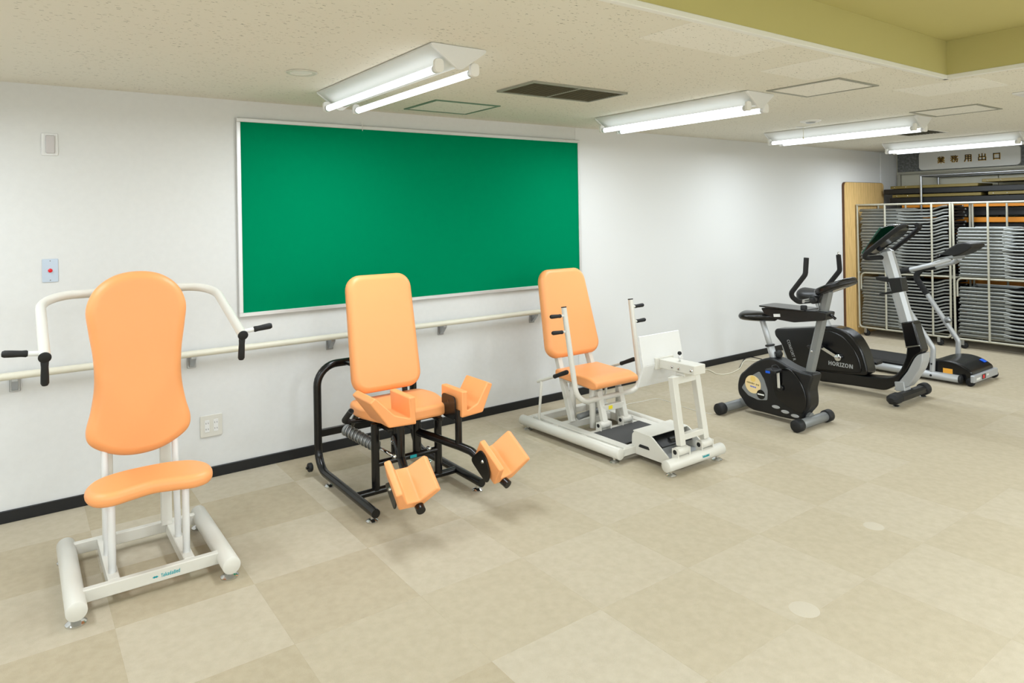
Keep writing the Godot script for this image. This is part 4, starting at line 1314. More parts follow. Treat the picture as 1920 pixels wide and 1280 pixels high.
	var cs := obj("console", ext(mb(), co, Vector3(xm, 1.005, 1.825), cu, -cn, 0.046, 0.016, 4), M.black_gloss, t)
	obj("console_screen", ext(mb(), rrect(0.14, 0.10, 0.01, 3), Vector3(xm, 1.005, 1.825) + cu.cross(-cn) * 0.0445, cu, -cn, 0.003), M.screen, cs)
	obj("console_cable", tube(mb(), fil([Vector3(xm - 0.03, 0.965, 1.77), Vector3(xm - 0.035, 0.88, 1.735), Vector3(xm - 0.03, 0.82, 1.74)], 0.03), 0.003, 6), M.rubber, cs)
	done()


# ---------------------------------------------------------------- comfort bike with tall mast
func comfort_bike() -> void:
	var xm := 5.62
	var t := thing("comfort_bike", Vector3(xm, 0, 1.2), "large black exercise bike with silver console mast and white lettering", "exercise bike")
	var near := xm - 0.075
	var z8 := func(l: Array, val: float) -> Array:
		var px: Array = []
		for q in l:
			px.append([1320.0 + q[0] / 5.3333, 580.0 + q[1] / 5.3333])
		return side(px, val)
	var zt := func(l: Array, val: float) -> Array:
		var px: Array = []
		for q in l:
			px.append([1600.0 + q[0] / 6.4, 560.0 + q[1] / 6.4])
		return side(px, val)
	var zh := func(l: Array, val: float) -> Array:
		var px: Array = []
		for q in l:
			px.append([1560.0 + q[0] / 5.3333, 400.0 + q[1] / 5.3333])
		return side(px, val)
	# housing
	var ol: Array = z8.call([[715, 192], [697, 215], [703, 260], [770, 345], [800, 430], [850, 560], [1100, 610], [1400, 650], [1640, 665], [1622, 560], [1580, 415], [1500, 280], [1400, 205], [1260, 168], [1080, 178], [850, 190]], near)
	obj("housing", ext(mb(), round2(ol, 0.05, 5), Vector3(near + 0.15, 0, 0), Vector3(0, 0, 1), Vector3.UP, 0.15, 0.020, 4), M.black_gloss, t)
	var ridge: Array = z8.call([[1580, 640], [1560, 520], [1500, 390], [1400, 270], [1250, 205], [1080, 215], [1080, 590], [1300, 620]], near - 0.006)
	obj("side_shell", ext(mb(), round2(ridge, 0.06, 5), Vector3(near + 0.01, 0, 0), Vector3(0, 0, 1), Vector3.UP, 0.018, 0.012, 3), M.black_gloss, t)
	var tx: Vector2 = z8.call([[1365, 553]], near - 0.01)[0]
	var p0: Vector2 = z8.call([[1260, 545]], near - 0.01)[0]
	var p1: Vector2 = z8.call([[1470, 560]], near - 0.01)[0]
	var dr := Vector3(0, 0, 1)
	lettering("brand_text", "HORIZON", 0.047, 0.002, M.silver, t, Vector3(near - 0.0095, tx.y, tx.x), dr, Vector3.UP, true)
	var q0: Vector2 = z8.call([[840, 310]], near - 0.002)[0]
	var q1: Vector2 = z8.call([[903, 500]], near - 0.002)[0]
	var dd := Vector3(0, q1.y - q0.y, q1.x - q0.x).normalized()
	var cross_up := Vector3(0, dd.z, -dd.y).normalized()
	lettering("model_text", "COMFORT R", 0.034, 0.002, M.silver, t, Vector3(near - 0.001, (q0.y + q1.y) / 2, (q0.x + q1.x) / 2), dd, cross_up, false)
	# rear strut
	var st: Array = z8.call([[760, 345], [785, 350], [850, 560], [815, 545]], near)
	obj("rear_strut", ext(mb(), PackedVector2Array([st[0], st[1], st[2], st[3]]), Vector3(near + 0.13, 0, 0), Vector3(0, 0, 1), Vector3.UP, 0.11, 0.003, 2), M.silver, t)
	# crank
	var c: Vector2 = z8.call([[1338, 482]], near - 0.03)[0]
	var e: Vector2 = z8.call([[1150, 362]], near - 0.03)[0]
	var hub := obj("crank_hub", cyl(mb(), Vector3(near + 0.01, c.y, c.x), Vector3(near - 0.04, c.y, c.x), 0.028, 0.004), M.chrome, t)
	obj("crank", bar(mb(), Vector3(near - 0.032, c.y, c.x), Vector3(near - 0.036, e.y, e.x), 0.012, 0.026, Vector3(0, 1, 0.4)), M.chrome, hub)
	obj("pedal", box(mb(), Vector3(near - 0.09, e.y, e.x), Vector3(0.10, 0.028, 0.10), 0.008), M.black, t)
	obj("pedal", box(mb(), Vector3(xm + 0.165, 2 * c.y - e.y + 0.03, 2 * c.x - e.x), Vector3(0.10, 0.028, 0.10), 0.008), M.black, t)
	# floor beam that sweeps up into the mast
	var beam: Array = zt.call([[-420, 855], [-420, 990], [0, 1045], [380, 1103], [500, 1045], [640, 870], [730, 700], [835, 640], [800, 540], [722, 270], [588, 290], [605, 440], [640, 575], [625, 700], [560, 860], [480, 935], [380, 945], [180, 930], [0, 900]], near + 0.02)
	obj("floor_beam", ext(mb(), round2(beam, 0.03, 3), Vector3(near + 0.135, 0, 0), Vector3(0, 0, 1), Vector3.UP, 0.115, 0.012, 3), M.black_gloss, t)
	var cov: Array = zt.call([[832, 655], [770, 670], [725, 720], [645, 870], [505, 1045], [480, 1092], [560, 1092], [650, 1060], [700, 1000], [745, 930], [800, 850], [830, 760]], near + 0.015)
	obj("beam_cover", ext(mb(), round2(cov, 0.012, 3), Vector3(near + 0.14, 0, 0), Vector3(0, 0, 1), Vector3.UP, 0.125, 0.010, 3), M.silver, t)
	# rear part of the beam and stand
	obj("rear_stand", bar(mb(), Vector3(xm - 0.26, 0.045, 0.74), Vector3(xm + 0.26, 0.045, 0.74), 0.07, 0.06, Vector3.UP, 0.015), M.black, t)
	obj("rear_beam", bar(mb(), Vector3(xm, 0.085, 0.73), Vector3(xm, 0.085, 1.2), 0.10, 0.07, Vector3.UP, 0.015), M.black_gloss, t)
	# front foot bar
	var fa := Vector3(xm - 0.27, 0.062, 1.775)
	var fb := Vector3(xm + 0.23, 0.062, 1.775)
	var ft := obj("front_stand", bar(mb(), fa, fb, 0.075, 0.062, Vector3.UP, 0.018), M.black, t)
	obj("stand_end", bar(mb(), fa - Vector3(0.035, 0, 0), fa + Vector3(0.10, 0.004, 0), 0.088, 0.074, Vector3.UP, 0.025), M.rubber, ft)
	obj("stand_end", cyl(mb(), fb - Vector3(0.03, 0, 0), fb + Vector3(0.04, 0, 0), 0.048, 0.008), M.rubber, ft)
	obj("stand_neck", bar(mb(), Vector3(xm - 0.02, 0.085, 1.735), Vector3(xm - 0.02, 0.155, 1.725), 0.10, 0.07), M.silver, ft)
	feet(t, [Vector3(xm - 0.22, 0, 1.775), Vector3(xm + 0.22, 0, 1.775), Vector3(xm - 0.2, 0, 0.74), Vector3(xm + 0.2, 0, 0.74)], 0.03, 0.025)
	# mast
	var b0: Array = zh.call([[755, 1085], [540, 355]], xm)
	var mz := obj("mast", bar(mb(), Vector3(xm, b0[0].y - 0.02, b0[0].x + 0.004), Vector3(xm, b0[1].y, b0[1].x), 0.085, 0.094, Vector3(0, 0.3, -1), 0.024), M.silver, t)
	var low: Array = zt.call([[580, 285], [722, 270], [805, 560], [640, 590]], near + 0.03)
	var lc := obj("mast_boot", ext(mb(), round2(low, 0.008, 2), Vector3(near + 0.138, 0, 0), Vector3(0, 0, 1), Vector3.UP, 0.126, 0.010, 3), M.black_gloss, t)
	var bs: Array = zt.call([[636, 572], [800, 552], [803, 565], [640, 590]], near + 0.025)
	obj("boot_band", ext(mb(), PackedVector2Array([bs[0], bs[1], bs[2], bs[3]]), Vector3(near + 0.140, 0, 0), Vector3(0, 0, 1), Vector3.UP, 0.131, 0.003, 2), M.chrome, lc)
	# bottle holder round the mast
	var ho: Array = zh.call([[560, 650], [690, 640], [716, 780], [600, 800]], xm - 0.04)
	obj("holder_collar", ext(mb(), round2(ho, 0.01, 3), Vector3(xm + 0.05, 0, 0), Vector3(0, 0, 1), Vector3.UP, 0.10, 0.008, 2), M.black, t)
	var arm1: Array = zh.call([[438, 632], [600, 640], [600, 690], [545, 685], [445, 668]], xm - 0.03)
	obj("holder_arm", ext(mb(), round2(arm1, 0.008, 2), Vector3(xm + 0.04, 0, 0), Vector3(0, 0, 1), Vector3.UP, 0.08, 0.005, 2), M.black, t)
	var arm2: Array = zh.call([[475, 800], [600, 775], [620, 800], [480, 815]], xm - 0.03)
	obj("holder_arm", ext(mb(), PackedVector2Array([arm2[0], arm2[1], arm2[2], arm2[3]]), Vector3(xm + 0.04, 0, 0), Vector3(0, 0, 1), Vector3.UP, 0.08, 0.003, 2), M.black, t)
	# console: wide thin shell seen nearly edge on
	var cn: Array = zh.call([[338, 405], [400, 300], [530, 142], [610, 112], [660, 108], [686, 130], [680, 170], [630, 232], [480, 330], [400, 390], [350, 425]], xm - 0.05)
	var con := obj("console", ext(mb(), round2(cn, 0.012, 3), Vector3(xm + 0.10, 0, 0), Vector3(0, 0, 1), Vector3.UP, 0.22, 0.012, 3), M.screen, t)
	var ca: Array = zh.call([[345, 400], [530, 140]], xm - 0.05)
	obj("console_edge", bar(mb(), Vector3(xm - 0.01, ca[0].y, ca[0].x - 0.004), Vector3(xm - 0.01, ca[1].y, ca[1].x - 0.004), 0.21, 0.016, Vector3(0, 0.6, -0.8)), M.green_edge, con)
	# bent foam handlebars
	for s in [-1.0, 1.0]:
		var hx: float = xm + s * 0.20
		var hh := obj("handlebar", tube(mb(), fil([Vector3(xm + s * 0.03, 1.115, 1.60), Vector3(hx, 1.108, 1.50), Vector3(hx, 1.29, 1.72), Vector3(hx - s * 0.02, 1.36, 1.80), Vector3(hx - s * 0.10, 1.37, 1.80)], 0.05, 6), 0.018, 14), M.foam, t)
		hh.set_meta("label", "black foam handlebar")
	# seat
	obj("seat_post", tube(mb(), [Vector3(xm, 0.47, 1.13), Vector3(xm, 0.70, 1.03)], 0.034, 16, true, 0.024), M.silver, t)
	var rings: Array = []
	for k in 11:
		var u := float(k) / 10.0
		var z := lerpf(0.875, 1.14, u)
		var w := 0.155 * sqrt(maxf(0.05, 1.0 - pow(absf(u - 0.35) / 0.38, 2.2))) if u < 0.35 else lerpf(0.155, 0.03, smoothstep(0.35, 0.95, u))
		var h := 0.050 if u < 0.6 else lerpf(0.05, 0.025, (u - 0.6) / 0.4)
		if k == 0 or k == 10: h *= 0.45
		var ring := PackedVector3Array()
		for q in 18:
			var a := TAU * q / 18
			ring.append(Vector3(xm + cos(a) * w, 0.745 + sin(a) * h + (0.03 * (1.0 - u) if sin(a) > 0 else 0.0), z))
		rings.append(ring)
	obj("saddle", loft(mb(), rings), M.black, t)
	done()


# ---------------------------------------------------------------- treadmill
func treadmill() -> void:
	var xl := 6.45
	var xr := 6.96
	var xm := (xl + xr) / 2
	var t := thing("treadmill", Vector3(xm, 0, 1.2), "folding treadmill with black belt, silver side tubes and foam grips", "treadmill")
	var zh := func(u: float, v: float, val: float) -> Vector3: return on_x(1560.0 + u / 5.3333, 400.0 + v / 5.3333, val)
	var zt := func(u: float, v: float, val: float) -> Vector3: return on_x(1600.0 + u / 6.4, 560.0 + v / 6.4, val)
	for x in [xl, xr]:
		var r := obj("side_rail", cyl(mb(), Vector3(x, 0.052, 0.62), Vector3(x, 0.052, 1.80), 0.033, 0.002, 20), M.silver, t)
		obj("rail_cap", cyl(mb(), Vector3(x, 0.052, 1.80), Vector3(x, 0.052, 1.82), 0.035, 0.003, 20), M.rubber, r)
		obj("rail_bolt", cyl(mb(), Vector3(x - 0.031, 0.052, 1.59), Vector3(x - 0.037, 0.052, 1.59), 0.010, 0.002, 12), M.rubber, r)
	# deck with belt
	obj("deck", box(mb(), Vector3(xm, 0.075, 1.06), Vector3(0.44, 0.04, 0.96), 0.006), M.black, t)
	obj("belt", box(mb(), Vector3(xm, 0.100, 1.06), Vector3(0.385, 0.010, 0.95), 0.004), M.rubber, t)
	for x in [xl + 0.045, xr - 0.045]:
		obj("foot_strip", box(mb(), Vector3(x, 0.094, 1.06), Vector3(0.045, 0.016, 0.96), 0.004), M.black, t)
	obj("rear_roller", cyl(mb(), Vector3(xl + 0.03, 0.078, 0.575), Vector3(xr - 0.03, 0.078, 0.575), 0.028, 0.003), M.black, t)
	# motor hood
	var hood := curve2([Vector2(1.50, 0.045), Vector2(1.52, 0.135), Vector2(1.60, 0.175), Vector2(1.70, 0.188), Vector2(1.79, 0.172), Vector2(1.875, 0.125), Vector2(1.885, 0.09), Vector2(1.88, 0.045), Vector2(1.70, 0.040)], 4)
	var hd := obj("motor_hood", ext(mb(), hood, Vector3(xr - 0.03, 0, 0), Vector3(0, 0, 1), Vector3.UP, xr - xl - 0.06, 0.015, 4), M.black_gloss, t)
	var fp := obj("front_panel", box(mb(), Vector3(xm, 0.065, 1.895), Vector3(0.50, 0.060, 0.030), 0.004), M.silver, t)
	obj("power_switch", box(mb(), Vector3(xm - 0.06, 0.066, 1.911), Vector3(0.035, 0.030, 0.006), 0.002), M.red, fp)
	obj("switch_bezel", box(mb(), Vector3(xm - 0.055, 0.066, 1.910), Vector3(0.075, 0.042, 0.004), 0.001), M.black, fp)
	obj("socket_label", box(mb(), Vector3(xm - 0.165, 0.062, 1.9105), Vector3(0.075, 0.018, 0.002), 0.0005), M.sign, fp)
	obj("socket_label", box(mb(), Vector3(xm + 0.03, 0.070, 1.9105), Vector3(0.035, 0.014, 0.002), 0.0005), M.sign, fp)
	for q in [[xm - 0.18, 1.815], [xm + 0.16, 1.83]]:
		obj("blue_sticker", bar(mb(), Vector3(q[0] - 0.03, 0.158, q[1]), Vector3(q[0] + 0.03, 0.158, q[1]), 0.045, 0.003, Vector3(0, 1, 0.45)), M.blue, hd)
	obj("warning_sticker", box(mb(), Vector3(xl + 0.029, 0.093, 1.70), Vector3(0.003, 0.055, 0.075), 0.0005), M.amber, hd)
	for x in [xl + 0.02, xr - 0.0]:
		obj("front_wheel", cyl(mb(), Vector3(x - 0.012, 0.036, 1.875), Vector3(x + 0.014, 0.036, 1.875), 0.034, 0.004), M.rubber, t)
	# uprights with foam grips
	for x in [xl, xr]:
		var s := -1.0 if x == xl else 1.0
		var pts := fil([Vector3(x, 0.075, 1.59), Vector3(x, 0.285, 1.60), Vector3(x, 0.70, 1.335)], 0.06, 6)
		var up := obj("upright", tube(mb(), pts, 0.0215, 14), M.silver, t)
		obj("upright_bolt", cyl(mb(), Vector3(x - 0.020, 0.15, 1.592), Vector3(x - 0.026, 0.15, 1.592), 0.008, 0.002, 12), M.rubber, up)
		obj("foam_grip", tube(mb(), fil([Vector3(x, 0.69, 1.342), Vector3(x, 0.85, 1.235), Vector3(x, 0.93, 1.30), Vector3(x, 0.955, 1.42)], 0.06, 7), 0.0265, 16), M.foam, up)
		obj("console_arm", tube(mb(), fil([Vector3(x, 0.952, 1.41), Vector3(x - s * 0.02, 1.01, 1.60), Vector3(xm + s * 0.10, 1.05, 1.68)], 0.05, 6), 0.021, 14), M.silver, up)
	var kn := obj("fold_latch", cyl(mb(), Vector3(xr - 0.01, 0.46, 1.50), Vector3(xr - 0.01, 0.475, 1.54), 0.026, 0.003), M.silver_dark, t)
	obj("latch_knob", cyl(mb(), Vector3(xr - 0.02, 0.47, 1.53), Vector3(xr - 0.045, 0.47, 1.545), 0.014, 0.003), M.steel, kn)
	# console
	var prof: Array = []
	for q in [[1030, 445], [1150, 365], [1260, 300], [1330, 288], [1400, 302], [1425, 330], [1380, 365], [1290, 415], [1180, 440], [1100, 450]]:
		var p: Vector3 = zh.call(q[0], q[1], xm - 0.1)
		prof.append(Vector2(p.z, p.y))
	var con := obj("console", ext(mb(), round2(prof, 0.012, 3), Vector3(xm + 0.14, 0, 0), Vector3(0, 0, 1), Vector3.UP, 0.27, 0.012, 4), M.black, t)
	obj("console_back", box(mb(), Vector3(xm, 1.075, 1.66), Vector3(0.26, 0.04, 0.12), 0.008), M.grey_plastic, con)
	done()


# ---------------------------------------------------------------- leaning wooden panel
func wood_panel() -> void:
	var o := Vector3(8.405, 0, 0.05)
	var t := thing("wooden_panel", o, "tall pale wooden board with rounded corners standing against the wall", "board")
	var p := rrect(0.93, 1.822, 0.045, 5)
	obj("board", ext(mb(), p, Vector3(8.405, 0.911, 0.011), Vector3.RIGHT, Vector3.UP, 0.030, 0.002, 2), M.wood, t)
	obj("edge_band", ext(mb(), rrect(0.934, 1.826, 0.046, 5), Vector3(8.405, 0.913, 0.006), Vector3.RIGHT, Vector3.UP, 0.026, 0.001, 1), M.wood_edge, t)
	done()


# ---------------------------------------------------------------- folding chairs and their carts
func make_chair() -> Node3D:
	# a folded chair lying flat: length along z (0 .. 0.96), width along x (0 .. 0.44), about 3 cm high
	origin = Vector3.ZERO
	var t := Node3D.new()
	t.name = "folding_chair"
	var r := 0.0105
	for x in [0.012, 0.428]:
		var m := mb()
		# back frame tube: straight, then the curved backrest part
		tube(m, fil([Vector3(x, 0.009, 0.43), Vector3(x, 0.009, 0.76), Vector3(x, 0.018, 0.83), Vector3(x, 0.046, 0.91), Vector3(x, 0.050, 0.965)], 0.06, 4), r, 8)
		obj("back_tube", m, M.chair_grey, t)
		m = mb()
		tube(m, fil([Vector3(x, 0.024, 0.02), Vector3(x, 0.024, 0.445), Vector3(x, 0.012, 0.49), Vector3(x, 0.010, 0.52)], 0.02, 3), r, 8)
		obj("front_leg", m, M.chair_grey, t)
		var xi: float = x + (0.02 if x < 0.2 else -0.02)
		obj("rear_leg", tube(mb(), [Vector3(xi, 0.010, 0.0), Vector3(xi, 0.011, 0.50)], r, 8), M.chair_grey, t)
	obj("seat", box(mb(), Vector3(0.22, 0.010, 0.635), Vector3(0.385, 0.024, 0.37), 0.006), M.chair_black, t)
	var rings: Array = []
	for k in 5:
		var u := float(k) / 4.0
		var z := lerpf(0.80, 0.955, u)
		var y := lerpf(0.014, 0.050, smoothstep(0.0, 1.0, u))
		rings.append(PackedVector3Array([Vector3(0.02, y + 0.010, z), Vector3(0.42, y + 0.010, z), Vector3(0.42, y - 0.006, z), Vector3(0.02, y - 0.006, z)]))
	var m2 := mb()
	for k in 4:
		for q in 4:
			var w := (q + 1) % 4
			var oo: Vector3 = [Vector3.UP, Vector3.RIGHT, Vector3.DOWN, Vector3.LEFT][q]
			m2.flat(rings[k][q], rings[k][w], rings[k + 1][w], rings[k + 1][q], oo)
	m2.flat(rings[0][0], rings[0][1], rings[0][2], rings[0][3], Vector3.FORWARD)
	m2.flat(rings[4][0], rings[4][1], rings[4][2], rings[4][3], Vector3.BACK)
	obj("backrest", m2, M.chair_black, t)
	obj("foot_bar", tube(mb(), [Vector3(0.03, 0.011, 0.04), Vector3(0.41, 0.011, 0.04)], 0.008, 8), M.chair_grey, t)
	return t


func chair_cart(z0: float, z1: float, posts: Array, label: String) -> void:
	var x0 := 8.17
	var x1 := 8.68
	var t := thing("chair_cart", Vector3((x0 + x1) / 2, 0, (z0 + z1) / 2), label, "cart")
	var r := 0.0112
	for x in [x0, x1]:
		obj("side_frame", tube(mb(), fil([Vector3(x, 1.545, z0), Vector3(x, 0.10, z0 + 0.01), Vector3(x, 0.10, z1 - 0.01), Vector3(x, 1.545, z1)], 0.04, 5), r, 12), M.cart, t)
		obj("top_rail", tube(mb(), [Vector3(x, 1.55, z0 - 0.01), Vector3(x, 1.55, z1 + 0.01)], r, 12), M.cart, t)
	for z in posts:
		obj("upright", tube(mb(), [Vector3(x0 - 0.004, 0.10, z), Vector3(x0 - 0.004, 1.55, z)], r * 0.95, 12), M.cart, t)
		obj("upright", tube(mb(), [Vector3(x1, 0.10, z), Vector3(x1, 1.55, z)], r * 0.95, 12), M.cart, t)
	for z in [z0, z1]:
		for y in [0.10, 0.745, 1.55]:
			obj("cross_rail", tube(mb(), [Vector3(x0, y, z), Vector3(x1, y, z)], r * 0.9, 10), M.cart, t)
	# middle shelf loop
	obj("shelf_loop", tube(mb(), fil([Vector3(x0 + 0.012, 0.55, z0 + 0.03), Vector3(x0 + 0.012, 0.745, z0 + 0.03), Vector3(x0 + 0.012, 0.755, z1)], 0.05, 5), r * 0.85, 10), M.cart, t)
	for x in [x0 + 0.12, x0 + 0.36]:
		obj("shelf_bar", tube(mb(), [Vector3(x, 0.752, z0), Vector3(x, 0.752, z1)], r * 0.8, 10), M.cart, t)
		obj("shelf_bar", tube(mb(), [Vector3(x, 0.112, z0), Vector3(x, 0.112, z1)], r * 0.8, 10), M.cart, t)
	for q in [[x0 + 0.01, z0 + 0.09], [x0 + 0.01, z1 - 0.12], [x1 - 0.01, z0 + 0.09], [x1 - 0.01, z1 - 0.12]]:
		var c := Vector3(q[0], 0.035, q[1])
		var w := obj("caster", cyl(mb(), c - Vector3(0.013, 0, 0), c + Vector3(0.013, 0, 0), 0.035, 0.004), M.rubber, t)
		obj("caster_fork", bar(mb(), c + Vector3(0, 0.0, -0.012), c + Vector3(0, 0.062, -0.012), 0.036, 0.03), M.steel, w)
	done()


func chair_carts() -> void:
	chair_cart(0.062, 1.07, [0.385, 0.885], "cream tube chair cart standing beside the tall wooden board")
	chair_cart(1.095, 2.11, [1.425, 1.925], "cream tube chair cart standing in front of the table trolley's orange edged tables")
	var proto := make_chair()
	var rng := RandomNumberGenerator.new()
	rng.seed = 12
	var runs := [
		[0.078, 0.765, 0.0352, 21, "grey folding chair, %s on upper tier of cart beside the wooden board", "chairs stacked on the first cart, upper tier"],
		[0.082, 0.122, 0.0362, 16, "grey folding chair, %s on lower tier of cart beside the wooden board", "chairs stacked on the first cart, lower tier"],
		[1.118, 0.765, 0.0350, 15, "grey folding chair, %s on the upper tier below the orange edged tables", "chairs stacked on the second cart, upper tier"],
		[1.122, 0.122, 0.0385, 14, "grey folding chair, %s on the lower tier below the orange edged tables", "chairs stacked on the second cart, lower tier"]]
	var words := ["topmost", "second from top", "third from top", "fourth from top", "fifth from top", "sixth from top", "seventh from top", "eighth from top", "ninth from top", "tenth from top", "eleventh from top", "twelfth from top", "thirteenth from top", "fourteenth from top", "fifteenth from top", "sixteenth from top", "seventeenth from top", "eighteenth from top", "nineteenth from top", "twentieth from top", "lowest"]
	var first := true
	for q in runs:
		for k in q[3]:
			var ch: Node3D = proto if first else proto.duplicate()
			first = false
			ch.name = numbered("folding_chair")
			add_child(ch, true)
			ch.position = Vector3(8.192 + rng.randf_range(-0.004, 0.006), q[1] + k * q[2], q[0] + rng.randf_range(-0.014, 0.012))
			ch.rotation = Vector3(rng.randf_range(-0.003, 0.003), rng.randf_range(-0.006, 0.006), 0)
			var down: int = q[3] - 1 - k
			tag(ch, q[4] % (words[down] if k > 0 else "lowest"), "chair", q[5])
	taken["folding_chair"] = taken.get("folding_chair", 0)


# ---------------------------------------------------------------- stacked tables behind the carts
func tables() -> void:
	var t := thing("table_trolley", Vector3(8.98, 0, 1.4), "silver tube trolley frame holding stacked folding tables behind the chair carts", "trolley")
	var r := 0.014
	for x in [8.745, 9.21]:
		for z in [0.535, 2.30]:
			obj("post", tube(mb(), [Vector3(x, 0.12, z), Vector3(x, 1.885, z)], r, 12), M.steel, t)
		obj("top_rail", tube(mb(), [Vector3(x, 1.885, 0.522), Vector3(x, 1.885, 2.313)], r, 12), M.steel, t)
		obj("bottom_rail", tube(mb(), [Vector3(x, 0.13, 0.10), Vector3(x, 0.13, 2.45)], r, 12), M.steel, t)
	for z in [0.535, 2.30]:
		obj("cross_rail", tube(mb(), [Vector3(8.745, 1.885, z), Vector3(9.21, 1.885, z)], r, 12), M.steel, t)
		obj("cross_rail", tube(mb(), [Vector3(8.745, 0.13, z), Vector3(9.21, 0.13, z)], r, 12), M.steel, t)
		for x in [8.76, 9.19]:
			var c := Vector3(x, 0.05, z)
			obj("caster", cyl(mb(), c - Vector3(0.014, 0, 0), c + Vector3(0.014, 0, 0), 0.05, 0.005), M.rubber, t)
			obj("caster_fork", bar(mb(), c, c + Vector3(0, 0.08, 0), 0.04, 0.03), M.steel, t)
	done()
	# from the top down: [y top, z start, z end, kind, label]
	var rows := [
		[1.815, 1.16, 2.52, 0, "olive brown folding table lying topmost at the open end of the trolley stack"],
		[1.775, 0.17, 1.12, 0, "short olive brown folding table lying topmost at the wall end of the trolley stack"],
		[1.738, 0.09, 2.44, 2, "long black edged folding table lying between the olive brown tables"],
		[1.668, 0.19, 1.15, 0, "short olive brown folding table lying below the long black edged table"],
		[1.672, 1.22, 2.50, 0, "olive brown folding table below the black one at the open end"],
		[1.630, 0.16, 2.44, 2, "black edged folding table lying just above the orange edged tables"],
		[1.562, 0.30, 2.46, 1, "folding table with orange wood edge, topmost of the orange edged ones"],
		[1.388, 0.30, 2.46, 1, "folding table with orange wood edge, second of the orange edged ones"]]
	var nth := ["third", "fourth", "fifth", "sixth", "seventh", "eighth"]
	for k in 6:
		rows.append([1.214 - k * 0.174, 0.30, 2.46, 1, "folding table with orange wood edge, %s of the orange edged ones from the top" % nth[k]])
	for q in rows:
		var yt: float = q[0]
		var za: float = q[1]
		var zb: float = q[2]
		var o := Vector3(8.975, yt - 0.05, (za + zb) / 2)
		var tt := thing("folding_table", o, q[4], "table", "folding tables on the trolley")
		var em: Material = [M.table_brown, M.table_edge, M.black][q[3]]
		var hh: float = [0.034, 0.056, 0.060][q[3]]
		obj("tabletop", box(mb(), Vector3(8.98, yt - hh / 2, (za + zb) / 2), Vector3(0.40, hh - 0.004, zb - za - 0.01), 0.002), M.table_top, tt)
		for x in [8.774, 9.186]:
			obj("edge_strip", box(mb(), Vector3(x, yt - hh / 2, (za + zb) / 2), Vector3(0.012, hh, zb - za), 0.004), em, tt)
		for z in [za + 0.006, zb - 0.006]:
			obj("edge_strip", box(mb(), Vector3(8.98, yt - hh / 2, z), Vector3(0.40, hh, 0.012), 0.004), em, tt)
		# folded legs underneath
		var drop: float = [0.003, 0.10, 0.006][q[3]]
		for x in [8.81, 9.14]:
			obj("folded_leg", bar(mb(), Vector3(x, yt - hh - drop / 2, za + 0.08), Vector3(x, yt - hh - drop / 2, zb - 0.08), 0.025, drop * 0.9), M.black, tt)
		obj("shelf", box(mb(), Vector3(8.98, yt - hh - drop * 0.55, (za + zb) / 2), Vector3(0.28, drop * 0.7, (zb - za) * 0.75), 0.0005), M.black, tt)
		if q[3] == 0:
			for z in [za + 0.05, za + 0.18]:
				obj("rivet", lathe(mb(), [Vector2(0, 0.004), Vector2(0.005, 0.003), Vector2(0.007, 0)], Vector3(8.768, yt - hh / 2, z), Vector3(-1, 0, 0), 10), M.chrome, tt)
		done()


# ---------------------------------------------------------------- end wall
func stroke(m: MB, o: Vector3, u: float, pts: Array, w: float) -> void:
	# polyline in a 10 x 10 cell; u = metres per unit; cell lies in the z-y plane facing -x
	for i in pts.size() - 1:
		var a := o + Vector3(0, pts[i][1] * u, pts[i][0] * u)
		var b := o + Vector3(0, pts[i + 1][1] * u, pts[i + 1][0] * u)
		var d := (b - a).normalized() * w * 0.5
		bar(m, a - d, b + d, 0.004, w, Vector3.UP if absf((b - a).normalized().y) < 0.9 else Vector3(0, 0, 1), 0.0004)


